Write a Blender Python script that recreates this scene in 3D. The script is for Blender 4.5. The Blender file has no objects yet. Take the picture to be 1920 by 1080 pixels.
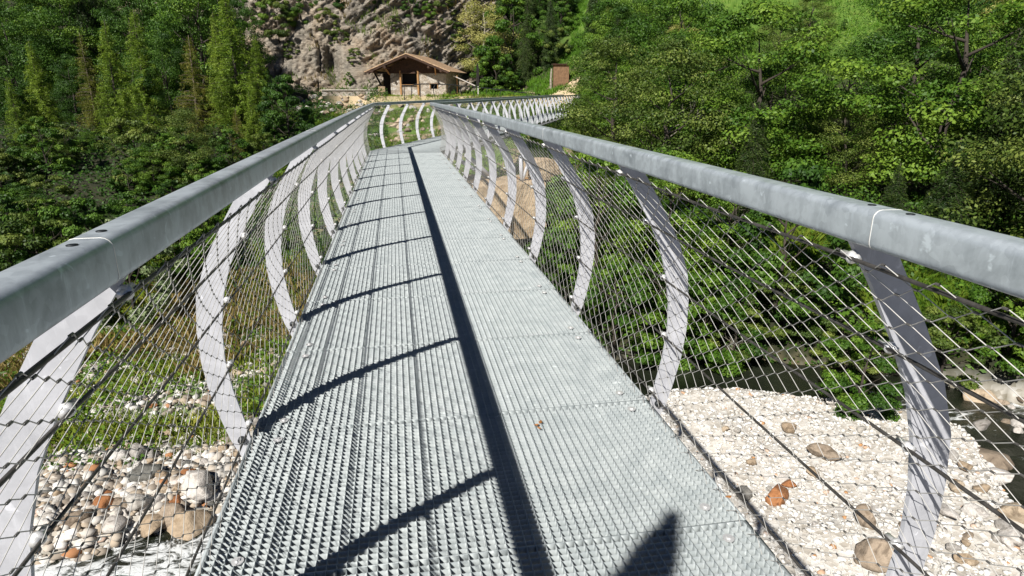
import bpy, math, random
import numpy as np
from mathutils import Vector, Matrix
from math import radians, sin, cos, tan, atan2, pi, sqrt
random.seed(7); rng = np.random.default_rng(11)
SC = bpy.context.scene
COL = SC.collection

# ------------------------------------------------------------------ camera, world, sun, exposure
EYE = 1.55
FPX = 1200.0
VP = (737.0, 168.0)
_a = (VP[0]-960)/FPX; _b = (540-VP[1])/FPX
_d = Vector((_a, _b, -1.0)).normalized()
_p = atan2(_d.y, -_d.z)
_Z = Vector((0, cos(_p), sin(_p)))
_X = _d.cross(_Z)
RM = Matrix((( _X.x, _d.x, _Z.x), (_X.y, _d.y, _Z.y), (_X.z, _d.z, _Z.z)))      # cam = RM @ world
cam_data = bpy.data.cameras.new('camera')
cam = bpy.data.objects.new('camera', cam_data); COL.objects.link(cam)
cam.matrix_world = Matrix.Translation((0, 0, EYE)) @ RM.transposed().to_4x4()
cam_data.sensor_width = 36.0; cam_data.lens = FPX/1920*36.0
cam_data.clip_start = 0.03; cam_data.clip_end = 2000
SC.camera = cam
SUN = Vector((-0.718, -0.895, 1.0)).normalized()
world = bpy.data.worlds.new('World'); SC.world = world; world.use_nodes = True
wn = world.node_tree.nodes; wl = world.node_tree.links
sky = wn.new('ShaderNodeTexSky'); sky.sky_type = 'NISHITA'; sky.sun_disc = False
sky.sun_elevation = math.asin(SUN.z); sky.sun_rotation = atan2(SUN.x, SUN.y)
sky.air_density = 0.6; sky.dust_density = 0.1; sky.altitude = 3000
wn['Background'].inputs['Strength'].default_value = 0.05
wl.new(sky.outputs[0], wn['Background'].inputs['Color'])
sd = bpy.data.lights.new('sun', 'SUN'); sd.energy = 5.0; sd.angle = radians(0.5); sd.color = (1.0, 0.955, 0.88)
so = bpy.data.objects.new('sun', sd); COL.objects.link(so)
so.rotation_euler = SUN.to_track_quat('Z', 'Y').to_euler(); so.location = (-20, -25, 40)
SC.view_settings.view_transform = 'Standard'; SC.view_settings.look = 'None'
SC.view_settings.exposure = 0.30; SC.view_settings.gamma = 1.0
SC.render.engine = 'CYCLES'
SC.cycles.max_bounces = 5; SC.cycles.diffuse_bounces = 1; SC.cycles.glossy_bounces = 2
SC.cycles.transmission_bounces = 3; SC.cycles.transparent_max_bounces = 4

RT = RM.transposed()
def at(px, py, Y):
    v = RT @ Vector(((px-960)/FPX, (540-py)/FPX, -1.0))
    t = Y/v.y
    return Vector((v.x*t, Y, EYE+v.z*t))
def proj(p):
    c = RM @ (Vector(p)-Vector((0, 0, EYE)))
    if c.z > -0.05: return None
    return (960+FPX*c.x/-c.z, 540-FPX*c.y/-c.z)

# ------------------------------------------------------------------ helpers
def tag(o, label=None, cat=None, group=None, kind=None):
    if label: o['label'] = label
    if cat: o['category'] = cat
    if group: o['group'] = group
    if kind: o['kind'] = kind
    return o
def empty(name, loc=(0, 0, 0), rz=0.0):
    o = bpy.data.objects.new(name, None); COL.objects.link(o); o.location = loc; o.rotation_euler = (0, 0, rz)
    o.empty_display_size = 0.2
    return o
def link(name, me, parent=None, loc=None):
    o = bpy.data.objects.new(name, me); COL.objects.link(o)
    if parent: o.parent = parent
    if loc is not None: o.location = loc
    return o
def copy_tree(o, parent=None):
    c = o.copy(); COL.objects.link(c)
    if parent: c.parent = parent
    for ch in list(o.children): copy_tree(ch, c)
    return c
class MB:
    def __init__(s): s.v = []; s.f = []; s.m = []
    def add(s, vs, fs, mi=0):
        n = len(s.v); s.v += [tuple(v) for v in vs]; s.f += [tuple(i+n for i in f) for f in fs]; s.m += [mi]*len(fs)
    def box(s, c, d, rz=0, mi=0, M=None):
        x, y, z = d[0]/2, d[1]/2, d[2]/2
        vs = [Vector((i*x, j*y, k*z)) for k in (-1, 1) for j in (-1, 1) for i in (-1, 1)]
        R = M if M is not None else Matrix.Rotation(rz, 3, 'Z')
        s.add([R @ v + Vector(c) for v in vs], [(0, 2, 3, 1), (4, 5, 7, 6), (0, 1, 5, 4), (2, 6, 7, 3), (0, 4, 6, 2), (1, 3, 7, 5)], mi)
    def bar(s, a, b, w, h, mi=0):
        a = Vector(a); b = Vector(b); q = (b-a).to_track_quat('Y', 'Z').to_matrix()
        s.box((a+b)/2, (w, (b-a).length, h), 0, mi, q)
    def tube(s, pts, r, n=8, mi=0, cap=True):
        pts = [Vector(p) for p in pts]; rs = r if isinstance(r, (list, tuple)) else [r]*len(pts)
        vs = []; ref = Vector((0.13, 0.31, 0.94))
        for i, p in enumerate(pts):
            t = (pts[min(i+1, len(pts)-1)]-pts[max(i-1, 0)]).normalized()
            u = t.cross(ref)
            if u.length < 1e-3: u = t.cross(Vector((1, 0, 0)))
            u.normalize(); w = t.cross(u)
            vs += [p+(u*cos(2*pi*k/n)+w*sin(2*pi*k/n))*rs[i] for k in range(n)]
        fs = [(i*n+k, i*n+(k+1) % n, (i+1)*n+(k+1) % n, (i+1)*n+k) for i in range(len(pts)-1) for k in range(n)]
        if cap: fs += [tuple(range(n-1, -1, -1)), tuple((len(pts)-1)*n+k for k in range(n))]
        s.add(vs, fs, mi)
    def prism(s, prof, M, thick, mi=0):           # prof: outline in local (x,z); extruded along local y by +-thick/2
        n = len(prof)
        vs = [M @ Vector((x, -thick/2, z)) for x, z in prof]+[M @ Vector((x, thick/2, z)) for x, z in prof]
        s.add(vs, [tuple(range(n)), tuple(range(2*n-1, n-1, -1))]+[(i, i+n, (i+1) % n+n, (i+1) % n) for i in range(n)], mi)
    def mesh(s, name, mats, smooth=False):
        me = bpy.data.meshes.new(name); me.from_pydata(s.v, [], s.f)
        for m in (mats if isinstance(mats, (list, tuple)) else [mats]): me.materials.append(m)
        me.polygons.foreach_set('material_index', s.m)
        if smooth: me.polygons.foreach_set('use_smooth', [True]*len(s.f))
        me.update(); return me
    def build(s, name, mats, parent=None, smooth=False, loc=None):
        return link(name, s.mesh(name, mats, smooth), parent, loc)
def npmesh(name, V, F, mats, smooth=False, attrs=None, mi=None):
    V = np.asarray(V, np.float32); F = np.asarray(F, np.int32); k = F.shape[1]
    me = bpy.data.meshes.new(name)
    me.vertices.add(len(V)); me.vertices.foreach_set('co', V.ravel())
    me.loops.add(F.size); me.loops.foreach_set('vertex_index', F.ravel())
    me.polygons.add(len(F)); me.polygons.foreach_set('loop_start', np.arange(0, F.size, k, dtype=np.int32))
    me.polygons.foreach_set('loop_total', np.full(len(F), k, np.int32))
    for m in (mats if isinstance(mats, (list, tuple)) else [mats]): me.materials.append(m)
    if smooth: me.polygons.foreach_set('use_smooth', np.ones(len(F), bool))
    if mi is not None: me.polygons.foreach_set('material_index', np.asarray(mi, np.int32))
    if attrs:
        for an, arr in attrs.items():
            at_ = me.attributes.new(an, 'FLOAT', 'POINT'); at_.data.foreach_set('value', np.asarray(arr, np.float32))
    me.update(calc_edges=True); me.validate(); return me

# value noise (numpy) for terrain, rock and stones
_perm = np.random.default_rng(5).permutation(4096)
def _h(ix, iy, iz):
    return _perm[(_perm[(_perm[ix & 4095]+iy) & 4095]+iz) & 4095]/4095.0
def vnoise(x, y, z=0.0):
    x = np.asarray(x, float); y = np.asarray(y, float)+0*x; z = np.asarray(z, float)+0*x; x = x+0*y
    xi = np.floor(x).astype(int); yi = np.floor(y).astype(int); zi = np.floor(z).astype(int)
    fx, fy, fz = x-xi, y-yi, z-zi
    fx = fx*fx*(3-2*fx); fy = fy*fy*(3-2*fy); fz = fz*fz*(3-2*fz)
    r = 0
    for a in (0, 1):
        for b in (0, 1):
            for c in (0, 1):
                r = r+_h(xi+a, yi+b, zi+c)*(fx if a else 1-fx)*(fy if b else 1-fy)*(fz if c else 1-fz)
    return r*2-1
def fbm(x, y, z=0.0, o=4):
    r = 0; a = 1.0; f = 1.0
    for i in range(o): r = r+a*vnoise(x*f+17*i, y*f-9*i, np.asarray(z)*f+3*i); a *= 0.5; f *= 2.03
    return r

# ------------------------------------------------------------------ materials
def newmat(name):
    m = bpy.data.materials.new(name); m.use_nodes = True; nt = m.node_tree
    return m, nt.nodes, nt.links, nt.nodes['Principled BSDF']
def ramp(n, l, src, stops, interp='LINEAR'):
    r = n.new('ShaderNodeValToRGB'); r.color_ramp.interpolation = interp
    e = r.color_ramp.elements
    while len(e) < len(stops): e.new(0.5)
    for i, (p, c) in enumerate(stops): e[i].position = p; e[i].color = (*c, 1) if len(c) == 3 else c
    l.new(src, r.inputs[0]); return r
def noise(n, l, scale, detail=4, rough=0.55, coord=None, dist=0.0):
    t = n.new('ShaderNodeTexNoise'); t.inputs['Scale'].default_value = scale; t.inputs['Detail'].default_value = detail
    t.inputs['Roughness'].default_value = rough; t.inputs['Distortion'].default_value = dist
    if coord is not None: l.new(coord, t.inputs['Vector'])
    return t
def bump(n, l, src, strength, dist, bsdf, prev=None):
    b = n.new('ShaderNodeBump'); b.inputs['Strength'].default_value = strength; b.inputs['Distance'].default_value = dist
    l.new(src, b.inputs['Height'])
    if prev: l.new(prev.outputs[0], b.inputs['Normal'])
    l.new(b.outputs[0], bsdf.inputs['Normal']); return b
def simple(name, c1, c2, scale=3.0, rough=0.8, metal=0.0, bs=0.3, bd=0.02, bscale=None, space='Object', lo=0.35, hi=0.65):
    m, n, l, p = newmat(name)
    tc = n.new('ShaderNodeTexCoord'); v = tc.outputs[space]
    t = noise(n, l, scale, 5, 0.6, v); r = ramp(n, l, t.outputs[0], [(lo, c1), (hi, c2)])
    l.new(r.outputs[0], p.inputs['Base Color']); p.inputs['Roughness'].default_value = rough; p.inputs['Metallic'].default_value = metal
    if bs: t2 = noise(n, l, bscale or scale*4, 5, 0.6, v); bump(n, l, t2.outputs[0], bs, bd, p)
    return m
def galv(name, lo, hi, rough=0.42, metal=0.75, stain=0.35):
    m, n, l, p = newmat(name); tc = n.new('ShaderNodeNewGeometry'); v = tc.outputs['Position']
    a = noise(n, l, 9, 6, 0.62, v, 0.4); b = n.new('ShaderNodeTexVoronoi'); b.inputs['Scale'].default_value = 55; l.new(v, b.inputs['Vector'])
    mp = n.new('ShaderNodeMapping'); mp.inputs['Scale'].default_value = (6, 6, 1.2); l.new(v, mp.inputs[0])
    c = noise(n, l, 2.2, 5, 0.7, mp.outputs[0])
    mx = n.new('ShaderNodeMath'); mx.operation = 'MULTIPLY_ADD'; l.new(b.outputs['Color'], mx.inputs[0]); mx.inputs[1].default_value = 0.16; l.new(a.outputs[0], mx.inputs[2])
    ad = n.new('ShaderNodeMath'); ad.operation = 'MULTIPLY_ADD'; l.new(c.outputs[0], ad.inputs[0]); ad.inputs[1].default_value = stain; l.new(mx.outputs[0], ad.inputs[2])
    r = ramp(n, l, ad.outputs[0], [(0.50, lo), (0.95, hi)])
    sp = noise(n, l, 26, 3, 0.5, v, 0.5); sr = ramp(n, l, sp.outputs[0], [(0.66, (0, 0, 0)), (0.72, (1, 1, 1))])
    mpd = n.new('ShaderNodeMapping'); mpd.inputs['Scale'].default_value = (40, 40, 5); l.new(v, mpd.inputs[0]); dr = noise(n, l, 1.0, 4, 0.7, mpd.outputs[0]); drr = ramp(n, l, dr.outputs[0], [(0.60, (0, 0, 0)), (0.80, (0.8, 0.8, 0.8))])
    am = n.new('ShaderNodeMath'); am.operation = 'MAXIMUM'; l.new(sr.outputs[0], am.inputs[0]); l.new(drr.outputs[0], am.inputs[1])
    mxs = n.new('ShaderNodeMix'); mxs.data_type = 'RGBA'; l.new(am.outputs[0], mxs.inputs[0]); l.new(r.outputs[0], mxs.inputs[6]); mxs.inputs[7].default_value = tuple(min(0.85, c_*1.22) for c_ in hi)+(1,)
    l.new(mxs.outputs[2], p.inputs['Base Color']); p.inputs['Metallic'].default_value = metal
    rr = n.new('ShaderNodeMapRange'); l.new(a.outputs[0], rr.inputs[0]); rr.inputs[3].default_value = rough-0.1; rr.inputs[4].default_value = rough+0.15
    l.new(rr.outputs[0], p.inputs['Roughness']); bump(n, l, a.outputs[0], 0.12, 0.004, p)
    return m
M_RAIL = galv('galvanised_rail', (0.23, 0.265, 0.30), (0.54, 0.60, 0.65), 0.38, 0.3, 0.5)
M_RIB = galv('galvanised_rib', (0.44, 0.45, 0.485), (0.62, 0.63, 0.675), 0.5, 0.0)
M_GRATE = galv('galvanised_grating', (0.29, 0.33, 0.345), (0.44, 0.48, 0.49), 0.55, 0.05)
M_BEAM = galv('steel_beam', (0.25, 0.27, 0.29), (0.4, 0.42, 0.44), 0.5, 0.5)
M_CABLE = simple('steel_cable', (0.07, 0.065, 0.06), (0.15, 0.14, 0.13), 40, 0.55, 0.6, 0)
M_NET = simple('net_wire', (0.48, 0.47, 0.45), (0.62, 0.61, 0.58), 30, 0.6, 0.0, 0)
M_KNOT = simple('net_ferrule', (0.16, 0.15, 0.14), (0.24, 0.23, 0.22), 30, 0.45, 0.6, 0)
M_CLAMP = simple('clamp_steel', (0.7, 0.7, 0.7), (0.8, 0.8, 0.8), 20, 0.3, 0.4, 0)
M_WELD = simple('weld_bead', (0.75, 0.75, 0.72), (0.85, 0.85, 0.82), 30, 0.5, 0.1, 0)
M_DARKSTEEL = simple('dark_steel', (0.02, 0.025, 0.03), (0.05, 0.055, 0.06), 10, 0.5, 0.5, 0)
M_WOOD = simple('brown_timber', (0.03, 0.015, 0.009), (0.075, 0.036, 0.02), 6, 0.8, 0, 0.3, 0.01)
M_WOODLT = simple('fresh_timber', (0.28, 0.15, 0.06), (0.44, 0.25, 0.10), 6, 0.75, 0, 0.2, 0.01)
M_ROOF = simple('shingle_roof', (0.50, 0.31, 0.18), (0.72, 0.52, 0.34), 5, 0.85, 0, 0.6, 0.04)
M_BARK = simple('bark', (0.03, 0.024, 0.018), (0.085, 0.07, 0.055), 7, 0.9, 0, 0.6, 0.03)
M_BARKLT = simple('pale_bark', (0.22, 0.19, 0.15), (0.42, 0.38, 0.32), 6, 0.85, 0, 0.5, 0.02)
M_SHADE_DARKWOOD = simple('shade_and_dark_wood', (0.012, 0.01, 0.01), (0.02, 0.018, 0.016), 2, 0.9, 0, 0)  # near-black: painted shade for hut openings and porch, also dark wood

def leafmat(name, dark, mid, light, trans=0.22, hue_var=0.25):
    m, n, l, p = newmat(name)
    at_ = n.new('ShaderNodeAttribute'); at_.attribute_name = 'tone'
    oi = n.new('ShaderNodeObjectInfo')
    ma = n.new('ShaderNodeMath'); ma.operation = 'MULTIPLY_ADD'; l.new(oi.outputs['Random'], ma.inputs[0]); ma.inputs[1].default_value = hue_var
    sb = n.new('ShaderNodeMath'); sb.operation = 'ADD'; sb.inputs[1].default_value = -hue_var/2; l.new(at_.outputs['Fac'], sb.inputs[0]); l.new(sb.outputs[0], ma.inputs[2])
    r = ramp(n, l, ma.outputs[0], [(0.05, dark), (0.5, mid), (0.95, light)])
    l.new(r.outputs[0], p.inputs['Base Color']); p.inputs['Roughness'].default_value = 0.55; p.inputs['Specular IOR Level'].default_value = 0.35
    tr = n.new('ShaderNodeBsdfTranslucent'); l.new(r.outputs[0], tr.inputs['Color'])
    mx = n.new('ShaderNodeMixShader'); mx.inputs[0].default_value = trans
    out = n['Material Output']; l.new(p.outputs[0], mx.inputs[1]); l.new(tr.outputs[0], mx.inputs[2]); l.new(mx.outputs[0], out.inputs['Surface'])
    return m
L_GREEN = leafmat('leaf_green', (0.028, 0.080, 0.008), (0.078, 0.172, 0.014), (0.21, 0.33, 0.038))
L_DEEP = leafmat('leaf_deep_green', (0.020, 0.060, 0.008), (0.048, 0.118, 0.012), (0.12, 0.23, 0.026))
L_OLIVE = leafmat('leaf_olive', (0.038, 0.080, 0.013), (0.105, 0.16, 0.024), (0.27, 0.33, 0.07))
L_PALE = leafmat('leaf_pale_yellow', (0.14, 0.17, 0.030), (0.32, 0.33, 0.075), (0.55, 0.52, 0.18))
L_LARCH = leafmat('needle_larch', (0.07, 0.135, 0.013), (0.16, 0.26, 0.02), (0.30, 0.40, 0.045), 0.3)
L_LARCHB = leafmat('needle_larch_brown', (0.08, 0.11, 0.013), (0.16, 0.18, 0.022), (0.28, 0.24, 0.045), 0.3)
L_SPRUCE = leafmat('needle_spruce', (0.014, 0.036, 0.010), (0.032, 0.070, 0.014), (0.085, 0.125, 0.025), 0.15)
L_SAGE = leafmat('leaf_sage', (0.12, 0.17, 0.08), (0.20, 0.27, 0.12), (0.32, 0.38, 0.20))
L_GRASS = leafmat('grass_blades', (0.08, 0.16, 0.012), (0.20, 0.31, 0.022), (0.44, 0.43, 0.09), 0.4, 0.0)
L_MEADOW = leafmat('meadow_blades', (0.06, 0.17, 0.012), (0.11, 0.26, 0.018), (0.19, 0.36, 0.035), 0.4, 0.0)
L_LIME = leafmat('grass_lime', (0.07, 0.15, 0.012), (0.15, 0.27, 0.02), (0.30, 0.38, 0.05), 0.45, 0.1)
L_DRY = leafmat('grass_dry', (0.17, 0.13, 0.04), (0.30, 0.23, 0.08), (0.46, 0.34, 0.14), 0.3, 0.0)

# ------------------------------------------------------------------ terrain
FLOOR = -5.5
WATER = -5.86
BX = [-60, -40, -20, -8, -3.5, 2, 4.5, 6.6, 9.6, 13, 22, 40, 80]
BY = [33, 30, 24, 21.5, 21, 19, 16.3, 16.0, 15.4, 13.9, 6, -5, -25]
CH = np.array([(-60, 3), (-30, 6.4), (-12, 8.5), (-5, 8.75), (-1, 10.6), (2.5, 13.6), (6, 14.9), (9, 14.6), (12, 13.0), (13.8, 11.0), (13, 9.2), (11.8, 7.2), (12.0, 5.5), (13, 1), (20, -9), (60, -40)], float)
def chandist(x, y):
    d = np.full(np.shape(x), 1e9)
    for i in range(len(CH)-1):
        a, b = CH[i], CH[i+1]; ab = b-a; L = (ab**2).sum()
        t = np.clip(((x-a[0])*ab[0]+(y-a[1])*ab[1])/L, 0, 1)
        d = np.minimum(d, np.hypot(x-a[0]-t*ab[0], y-a[1]-t*ab[1]))
    return d
def sstep(a, b, x):
    t = np.clip((x-a)/(b-a), 0, 1); return t*t*(3-2*t)
TH = radians(21.5)
def ground(x, y, detail=True):
    x = np.asarray(x, float); y = np.asarray(y, float)
    d = (y-np.interp(x, BX, BY))*np.where(x > 5, 0.86, 0.97)
    # left and middle bank profile
    dl = np.interp(d, [-50, 0, 1.5, 22, 34, 38, 48, 62, 140], [0, 0, 0.9, 3.9, 6.1, 6.55, 6.6, 15, 62])
    s = np.interp(x, [10, 15, 25, 45, 80], [0.16, 0.165, 0.21, 0.25, 0.30])
    dr = np.where(d < 0, 0, np.minimum(d, 1.5)*0.35+np.maximum(d, 0)*s+np.maximum(d-48, 0)*0.28)
    w = sstep(9, 17, x)
    z = FLOOR+dl*(1-w)+dr*w
    # path slope down from the terrace to the bridge end
    near = np.exp(-((x-15)**2+(y-58)**2)/22.0)
    z = z*(1-near)+(-0.35)*near
    # near bank behind the camera
    z = z+np.interp(y+0.15*x, [-14, -2.5, 0.5], [7.0, 0.6, 0])
    c = chandist(x, y)
    cut = 0.85*(1-sstep(0.8, 1.75, c))
    z = z-cut
    # terrace in front of the hut
    z = z-1.0*(1-sstep(-2.6, -1.6, x))*sstep(-16, -12, x)*sstep(47, 53, y)*(1-sstep(60.3, 60.7, y))
    ter = sstep(54.5, 55.8, y)*(1-sstep(68, 72, y))*np.where(y < 60.5, sstep(-2.6, -1.6, x), sstep(-9, -7, x))*(1-sstep(10, 13, x))
    z = z*(1-ter)+1.0*ter
    if detail:
        z = z+0.10*fbm(x*0.9, y*0.9)*(1-ter*0.8)+0.45*fbm(x*0.13, y*0.13, 4.0, 3)*sstep(2, 14, d)*(1-ter)*(1-near)
    return z
def gz(x, y):
    i = int(np.searchsorted(ax, x))-1; j = int(np.searchsorted(ay, y))-1
    i = min(max(i, 0), nx-2); j = min(max(j, 0), ny-2)
    u = (x-ax[i])/(ax[i+1]-ax[i]); v_ = (y-ay[j])/(ay[j+1]-ay[j])
    return float((GZ[j, i]*(1-u)+GZ[j, i+1]*u)*(1-v_)+(GZ[j+1, i]*(1-u)+GZ[j+1, i+1]*u)*v_)
def axis(segs):
    out = [segs[0][0]]
    for a, b, s in segs:
        n = max(1, int(round((b-a)/s))); out += list(np.linspace(a, b, n+1)[1:])
    return np.array(out)
ax = axis([(-160, -60, 8), (-60, -20, 1.6), (-20, -9, 0.5), (-9, 17, 0.2), (17, 30, 0.6), (30, 80, 1.8), (80, 220, 9)])
ay = axis([(-80, -20, 5), (-20, 4, 1.0), (4, 26, 0.2), (26, 62, 0.5), (62, 100, 1.2), (100, 260, 8)])
GX, GY = np.meshgrid(ax, ay); GZ = ground(GX, GY)
nx, ny = len(ax), len(ay)
V = np.stack([GX.ravel(), GY.ravel(), GZ.ravel()], 1)
I, J = np.meshgrid(np.arange(nx-1), np.arange(ny-1)); q = (J*nx+I).ravel()
F = np.stack([q, q+1, q+nx+1, q+nx], 1)
dd = (GY-np.interp(GX, BX, BY))
gravel = (1-sstep(-0.6, 0.3, dd))                         # valley floor
# left: grass from about y 13 up
gl = sstep(12.6, 15.5, GY+1.4*fbm(GX*0.5, GY*0.5))*(1-sstep(1.0, 3.5, GX))
gravel = gravel*(1-0.85*gl)
tn = sstep(54, 56, GY)*(1-sstep(64, 67, GY))*sstep(-6, -3, GX)*(1-sstep(20, 24, GX))
slope_path = np.exp(-((GX-15)**2+(GY-60)**2)/26.0)
sand = np.clip(tn+slope_path+0.0, 0, 1)
meadow = sstep(14, 22, GX)*sstep(50, 58, GY)
meadow = np.clip(meadow+sstep(24, 32, GX)*sstep(35, 45, GY), 0, 1)
fs = (1-sstep(9, 13, GX))*sstep(-6, -3, GX)*sstep(24, 28, GY)     # open far bank slope: grass and rubble
mM, n, l, p = newmat('valley_ground')
tc = n.new('ShaderNodeTexCoord'); v = tc.outputs['Object']
def attr(nm):
    a = n.new('ShaderNodeAttribute'); a.attribute_name = nm; return a.outputs['Fac']
def mixc(fac, a, b):
    mx = n.new('ShaderNodeMix'); mx.data_type = 'RGBA'
    if isinstance(fac, float): mx.inputs[0].default_value = fac
    else: l.new(fac, mx.inputs[0])
    l.new(a, mx.inputs[6]); l.new(b, mx.inputs[7]); return mx.outputs[2]
nA = noise(n, l, 1.6, 6, 0.65, v); nB = noise(n, l, 0.5, 5, 0.6, v); nC = noise(n, l, 14, 4, 0.7, v)
vo = n.new('ShaderNodeTexVoronoi'); vo.inputs['Scale'].default_value = 9; l.new(v, vo.inputs['Vector'])
grv = ramp(n, l, vo.outputs['Color'], [(0.1, (0.46, 0.42, 0.36)), (0.5, (0.66, 0.62, 0.56)), (0.9, (0.76, 0.74, 0.70))])
soil = ramp(n, l, nA.outputs[0], [(0.3, (0.014, 0.018, 0.007)), (0.7, (0.04, 0.042, 0.016))])
grass = ramp(n, l, nA.outputs[0], [(0.3, (0.06, 0.13, 0.014)), (0.55, (0.11, 0.20, 0.022)), (0.8, (0.24, 0.25, 0.07))])
rub = ramp(n, l, nC.outputs[0], [(0.35, (0.22, 0.16, 0.10)), (0.65, (0.52, 0.42, 0.28))])
sandc = ramp(n, l, nC.outputs[0], [(0.3, (0.50, 0.38, 0.23)), (0.7, (0.66, 0.53, 0.35))])
rm = ramp(n, l, nB.outputs[0], [(0.47, (0, 0, 0)), (0.57, (1, 1, 1))])
fsc = mixc(rm.outputs[0], grass.outputs[0], rub.outputs[0])
c0 = mixc(attr('meadow'), soil.outputs[0], grass.outputs[0])
c1 = mixc(attr('rubble'), c0, fsc)
c2 = mixc(attr('lawn'), c1, grass.outputs[0])
c3 = mixc(attr('gravel'), c2, grv.outputs[0])
c4 = mixc(attr('sand'), c3, sandc.outputs[0])
wet = mixc(attr('wet'), c4, ramp(n, l, nA.outputs[0], [(0.3, (0.05, 0.045, 0.02)), (0.7, (0.14, 0.11, 0.05))]).outputs[0])
l.new(wet, p.inputs['Base Color']); p.inputs['Roughness'].default_value = 0.95
b1 = bump(n, l, vo.outputs['Distance'], 0.5, 0.03, p); bump(n, l, nC.outputs[0], 0.5, 0.04, p, b1)
gme = npmesh('ground', V, F, mM, True, dict(gravel=gravel.ravel(), lawn=(gl*(1-sstep(0, 3, dd))).ravel(), meadow=meadow.ravel(), rubble=fs.ravel(), sand=sand.ravel(), wet=(1-sstep(WATER-0.05, WATER+0.12, GZ)).ravel()))
tag(link('ground', gme), kind='structure')

# river water
xs = np.linspace(-60, 40, 301); ys = np.linspace(-14, 17, 110)
WX, WY = np.meshgrid(xs, ys); WZ = WATER+0.035*fbm(WX*1.6, WY*1.6, 0, 3)
cd = chandist(WX, WY)
I, J = np.meshgrid(np.arange(300), np.arange(109)); q = (J*301+I).ravel()
F = np.stack([q, q+1, q+302, q+301], 1)
keep = cd.ravel()[q] < 3.0
m, n, l, p = newmat('river_water')
tc = n.new('ShaderNodeTexCoord'); v = tc.outputs['Object']
mp = n.new('ShaderNodeMapping'); mp.inputs['Scale'].default_value = (0.8, 1.5, 1); mp.inputs['Rotation'].default_value = (0, 0, -0.35); l.new(v, mp.inputs[0])
f1 = noise(n, l, 1.9, 9, 0.74, mp.outputs[0], 1.6); f2 = noise(n, l, 0.55, 3, 0.5, v)
ad = n.new('ShaderNodeMath'); ad.operation = 'MULTIPLY_ADD'; l.new(f2.outputs[0], ad.inputs[0]); ad.inputs[1].default_value = 0.5; l.new(f1.outputs[0], ad.inputs[2])
fa = n.new('ShaderNodeAttribute'); fa.attribute_name = 'rapid'
ad2 = n.new('ShaderNodeMath'); ad2.operation = 'MULTIPLY_ADD'; l.new(fa.outputs['Fac'], ad2.inputs[0]); ad2.inputs[1].default_value = 0.24; l.new(ad.outputs[0], ad2.inputs[2])
fm = ramp(n, l, ad2.outputs[0], [(0.90, (0, 0, 0)), (0.99, (1, 1, 1))])
wc = ramp(n, l, f2.outputs[0], [(0.35, (0.022, 0.030, 0.016)), (0.65, (0.07, 0.085, 0.055))])
mx = n.new('ShaderNodeMix'); mx.data_type = 'RGBA'; l.new(fm.outputs[0], mx.inputs[0]); l.new(wc.outputs[0], mx.inputs[6]); mx.inputs[7].default_value = (0.88, 0.91, 0.92, 1)
l.new(mx.outputs[2], p.inputs['Base Color']); p.inputs['Roughness'].default_value = 0.12; p.inputs['IOR'].default_value = 1.33
tm = n.new('ShaderNodeMath'); tm.operation = 'MULTIPLY_ADD'; l.new(fm.outputs[0], tm.inputs[0]); tm.inputs[1].default_value = -0.6; tm.inputs[2].default_value = 0.6
l.new(tm.outputs[0], p.inputs['Transmission Weight'])
bump(n, l, f1.outputs[0], 0.6, 0.12, p)
rapid = (1-sstep(-3.5, -1.5, WX))*1.0+0.35*sstep(10, 12, WX)
tag(link('river', npmesh('river', np.stack([WX.ravel(), WY.ravel(), WZ.ravel()], 1), F[keep], m, True, dict(rapid=rapid.ravel()))), kind='structure')

# ------------------------------------------------------------------ cliff behind the hut
m, n, l, p = newmat('cliff_rock')
tc = n.new('ShaderNodeTexCoord'); v = tc.outputs['Object']
mp = n.new('ShaderNodeMapping'); mp.inputs['Rotation'].default_value = (0, 0.62, 0); mp.inputs['Scale'].default_value = (0.35, 0.6, 2.6); l.new(v, mp.inputs[0])
s1 = noise(n, l, 2.1, 10, 0.76, mp.outputs[0], 0.9); s2 = noise(n, l, 0.28, 5, 0.6, v); s3 = noise(n, l, 4.5, 6, 0.75, v)
rr = ramp(n, l, s1.outputs[0], [(0.28, (0.09, 0.08, 0.07)), (0.42, (0.30, 0.265, 0.225)), (0.54, (0.50, 0.45, 0.375)), (0.68, (0.70, 0.65, 0.56))])
r2 = ramp(n, l, s2.outputs[0], [(0.36, (0.62, 0.63, 0.63)), (0.5, (0.95, 0.92, 0.88)), (0.64, (1.0, 0.87, 0.74))])
mx = n.new('ShaderNodeMix'); mx.data_type = 'RGBA'; mx.blend_type = 'MULTIPLY'; mx.inputs[0].default_value = 1; l.new(rr.outputs[0], mx.inputs[6]); l.new(r2.outputs[0], mx.inputs[7])
geo = n.new('ShaderNodeNewGeometry'); sx = n.new('ShaderNodeSeparateXYZ'); l.new(geo.outputs['Normal'], sx.inputs[0])
mg = n.new('ShaderNodeMath'); mg.operation = 'MULTIPLY_ADD'; l.new(s3.outputs[0], mg.inputs[0]); mg.inputs[1].default_value = 0.9; l.new(sx.outputs['Z'], mg.inputs[2])
mo = ramp(n, l, mg.outputs[0], [(1.15, (0, 0, 0)), (1.32, (1, 1, 1))])
m2 = n.new('ShaderNodeMix'); m2.data_type = 'RGBA'; l.new(mo.outputs[0], m2.inputs[0]); l.new(mx.outputs[2], m2.inputs[6]); m2.inputs[7].default_value = (0.13, 0.13, 0.04, 1)
l.new(m2.outputs[2], p.inputs['Base Color']); p.inputs['Roughness'].default_value = 0.9
bb = bump(n, l, s1.outputs[0], 1.0, 0.35, p); bump(n, l, s3.outputs[0], 0.6, 0.12, p, bb)
us = np.arange(-26, 13.5, 0.13); ws = np.arange(-3, 24, 0.13)
U, W = np.meshgrid(us, ws)
ang = 0.62
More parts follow.
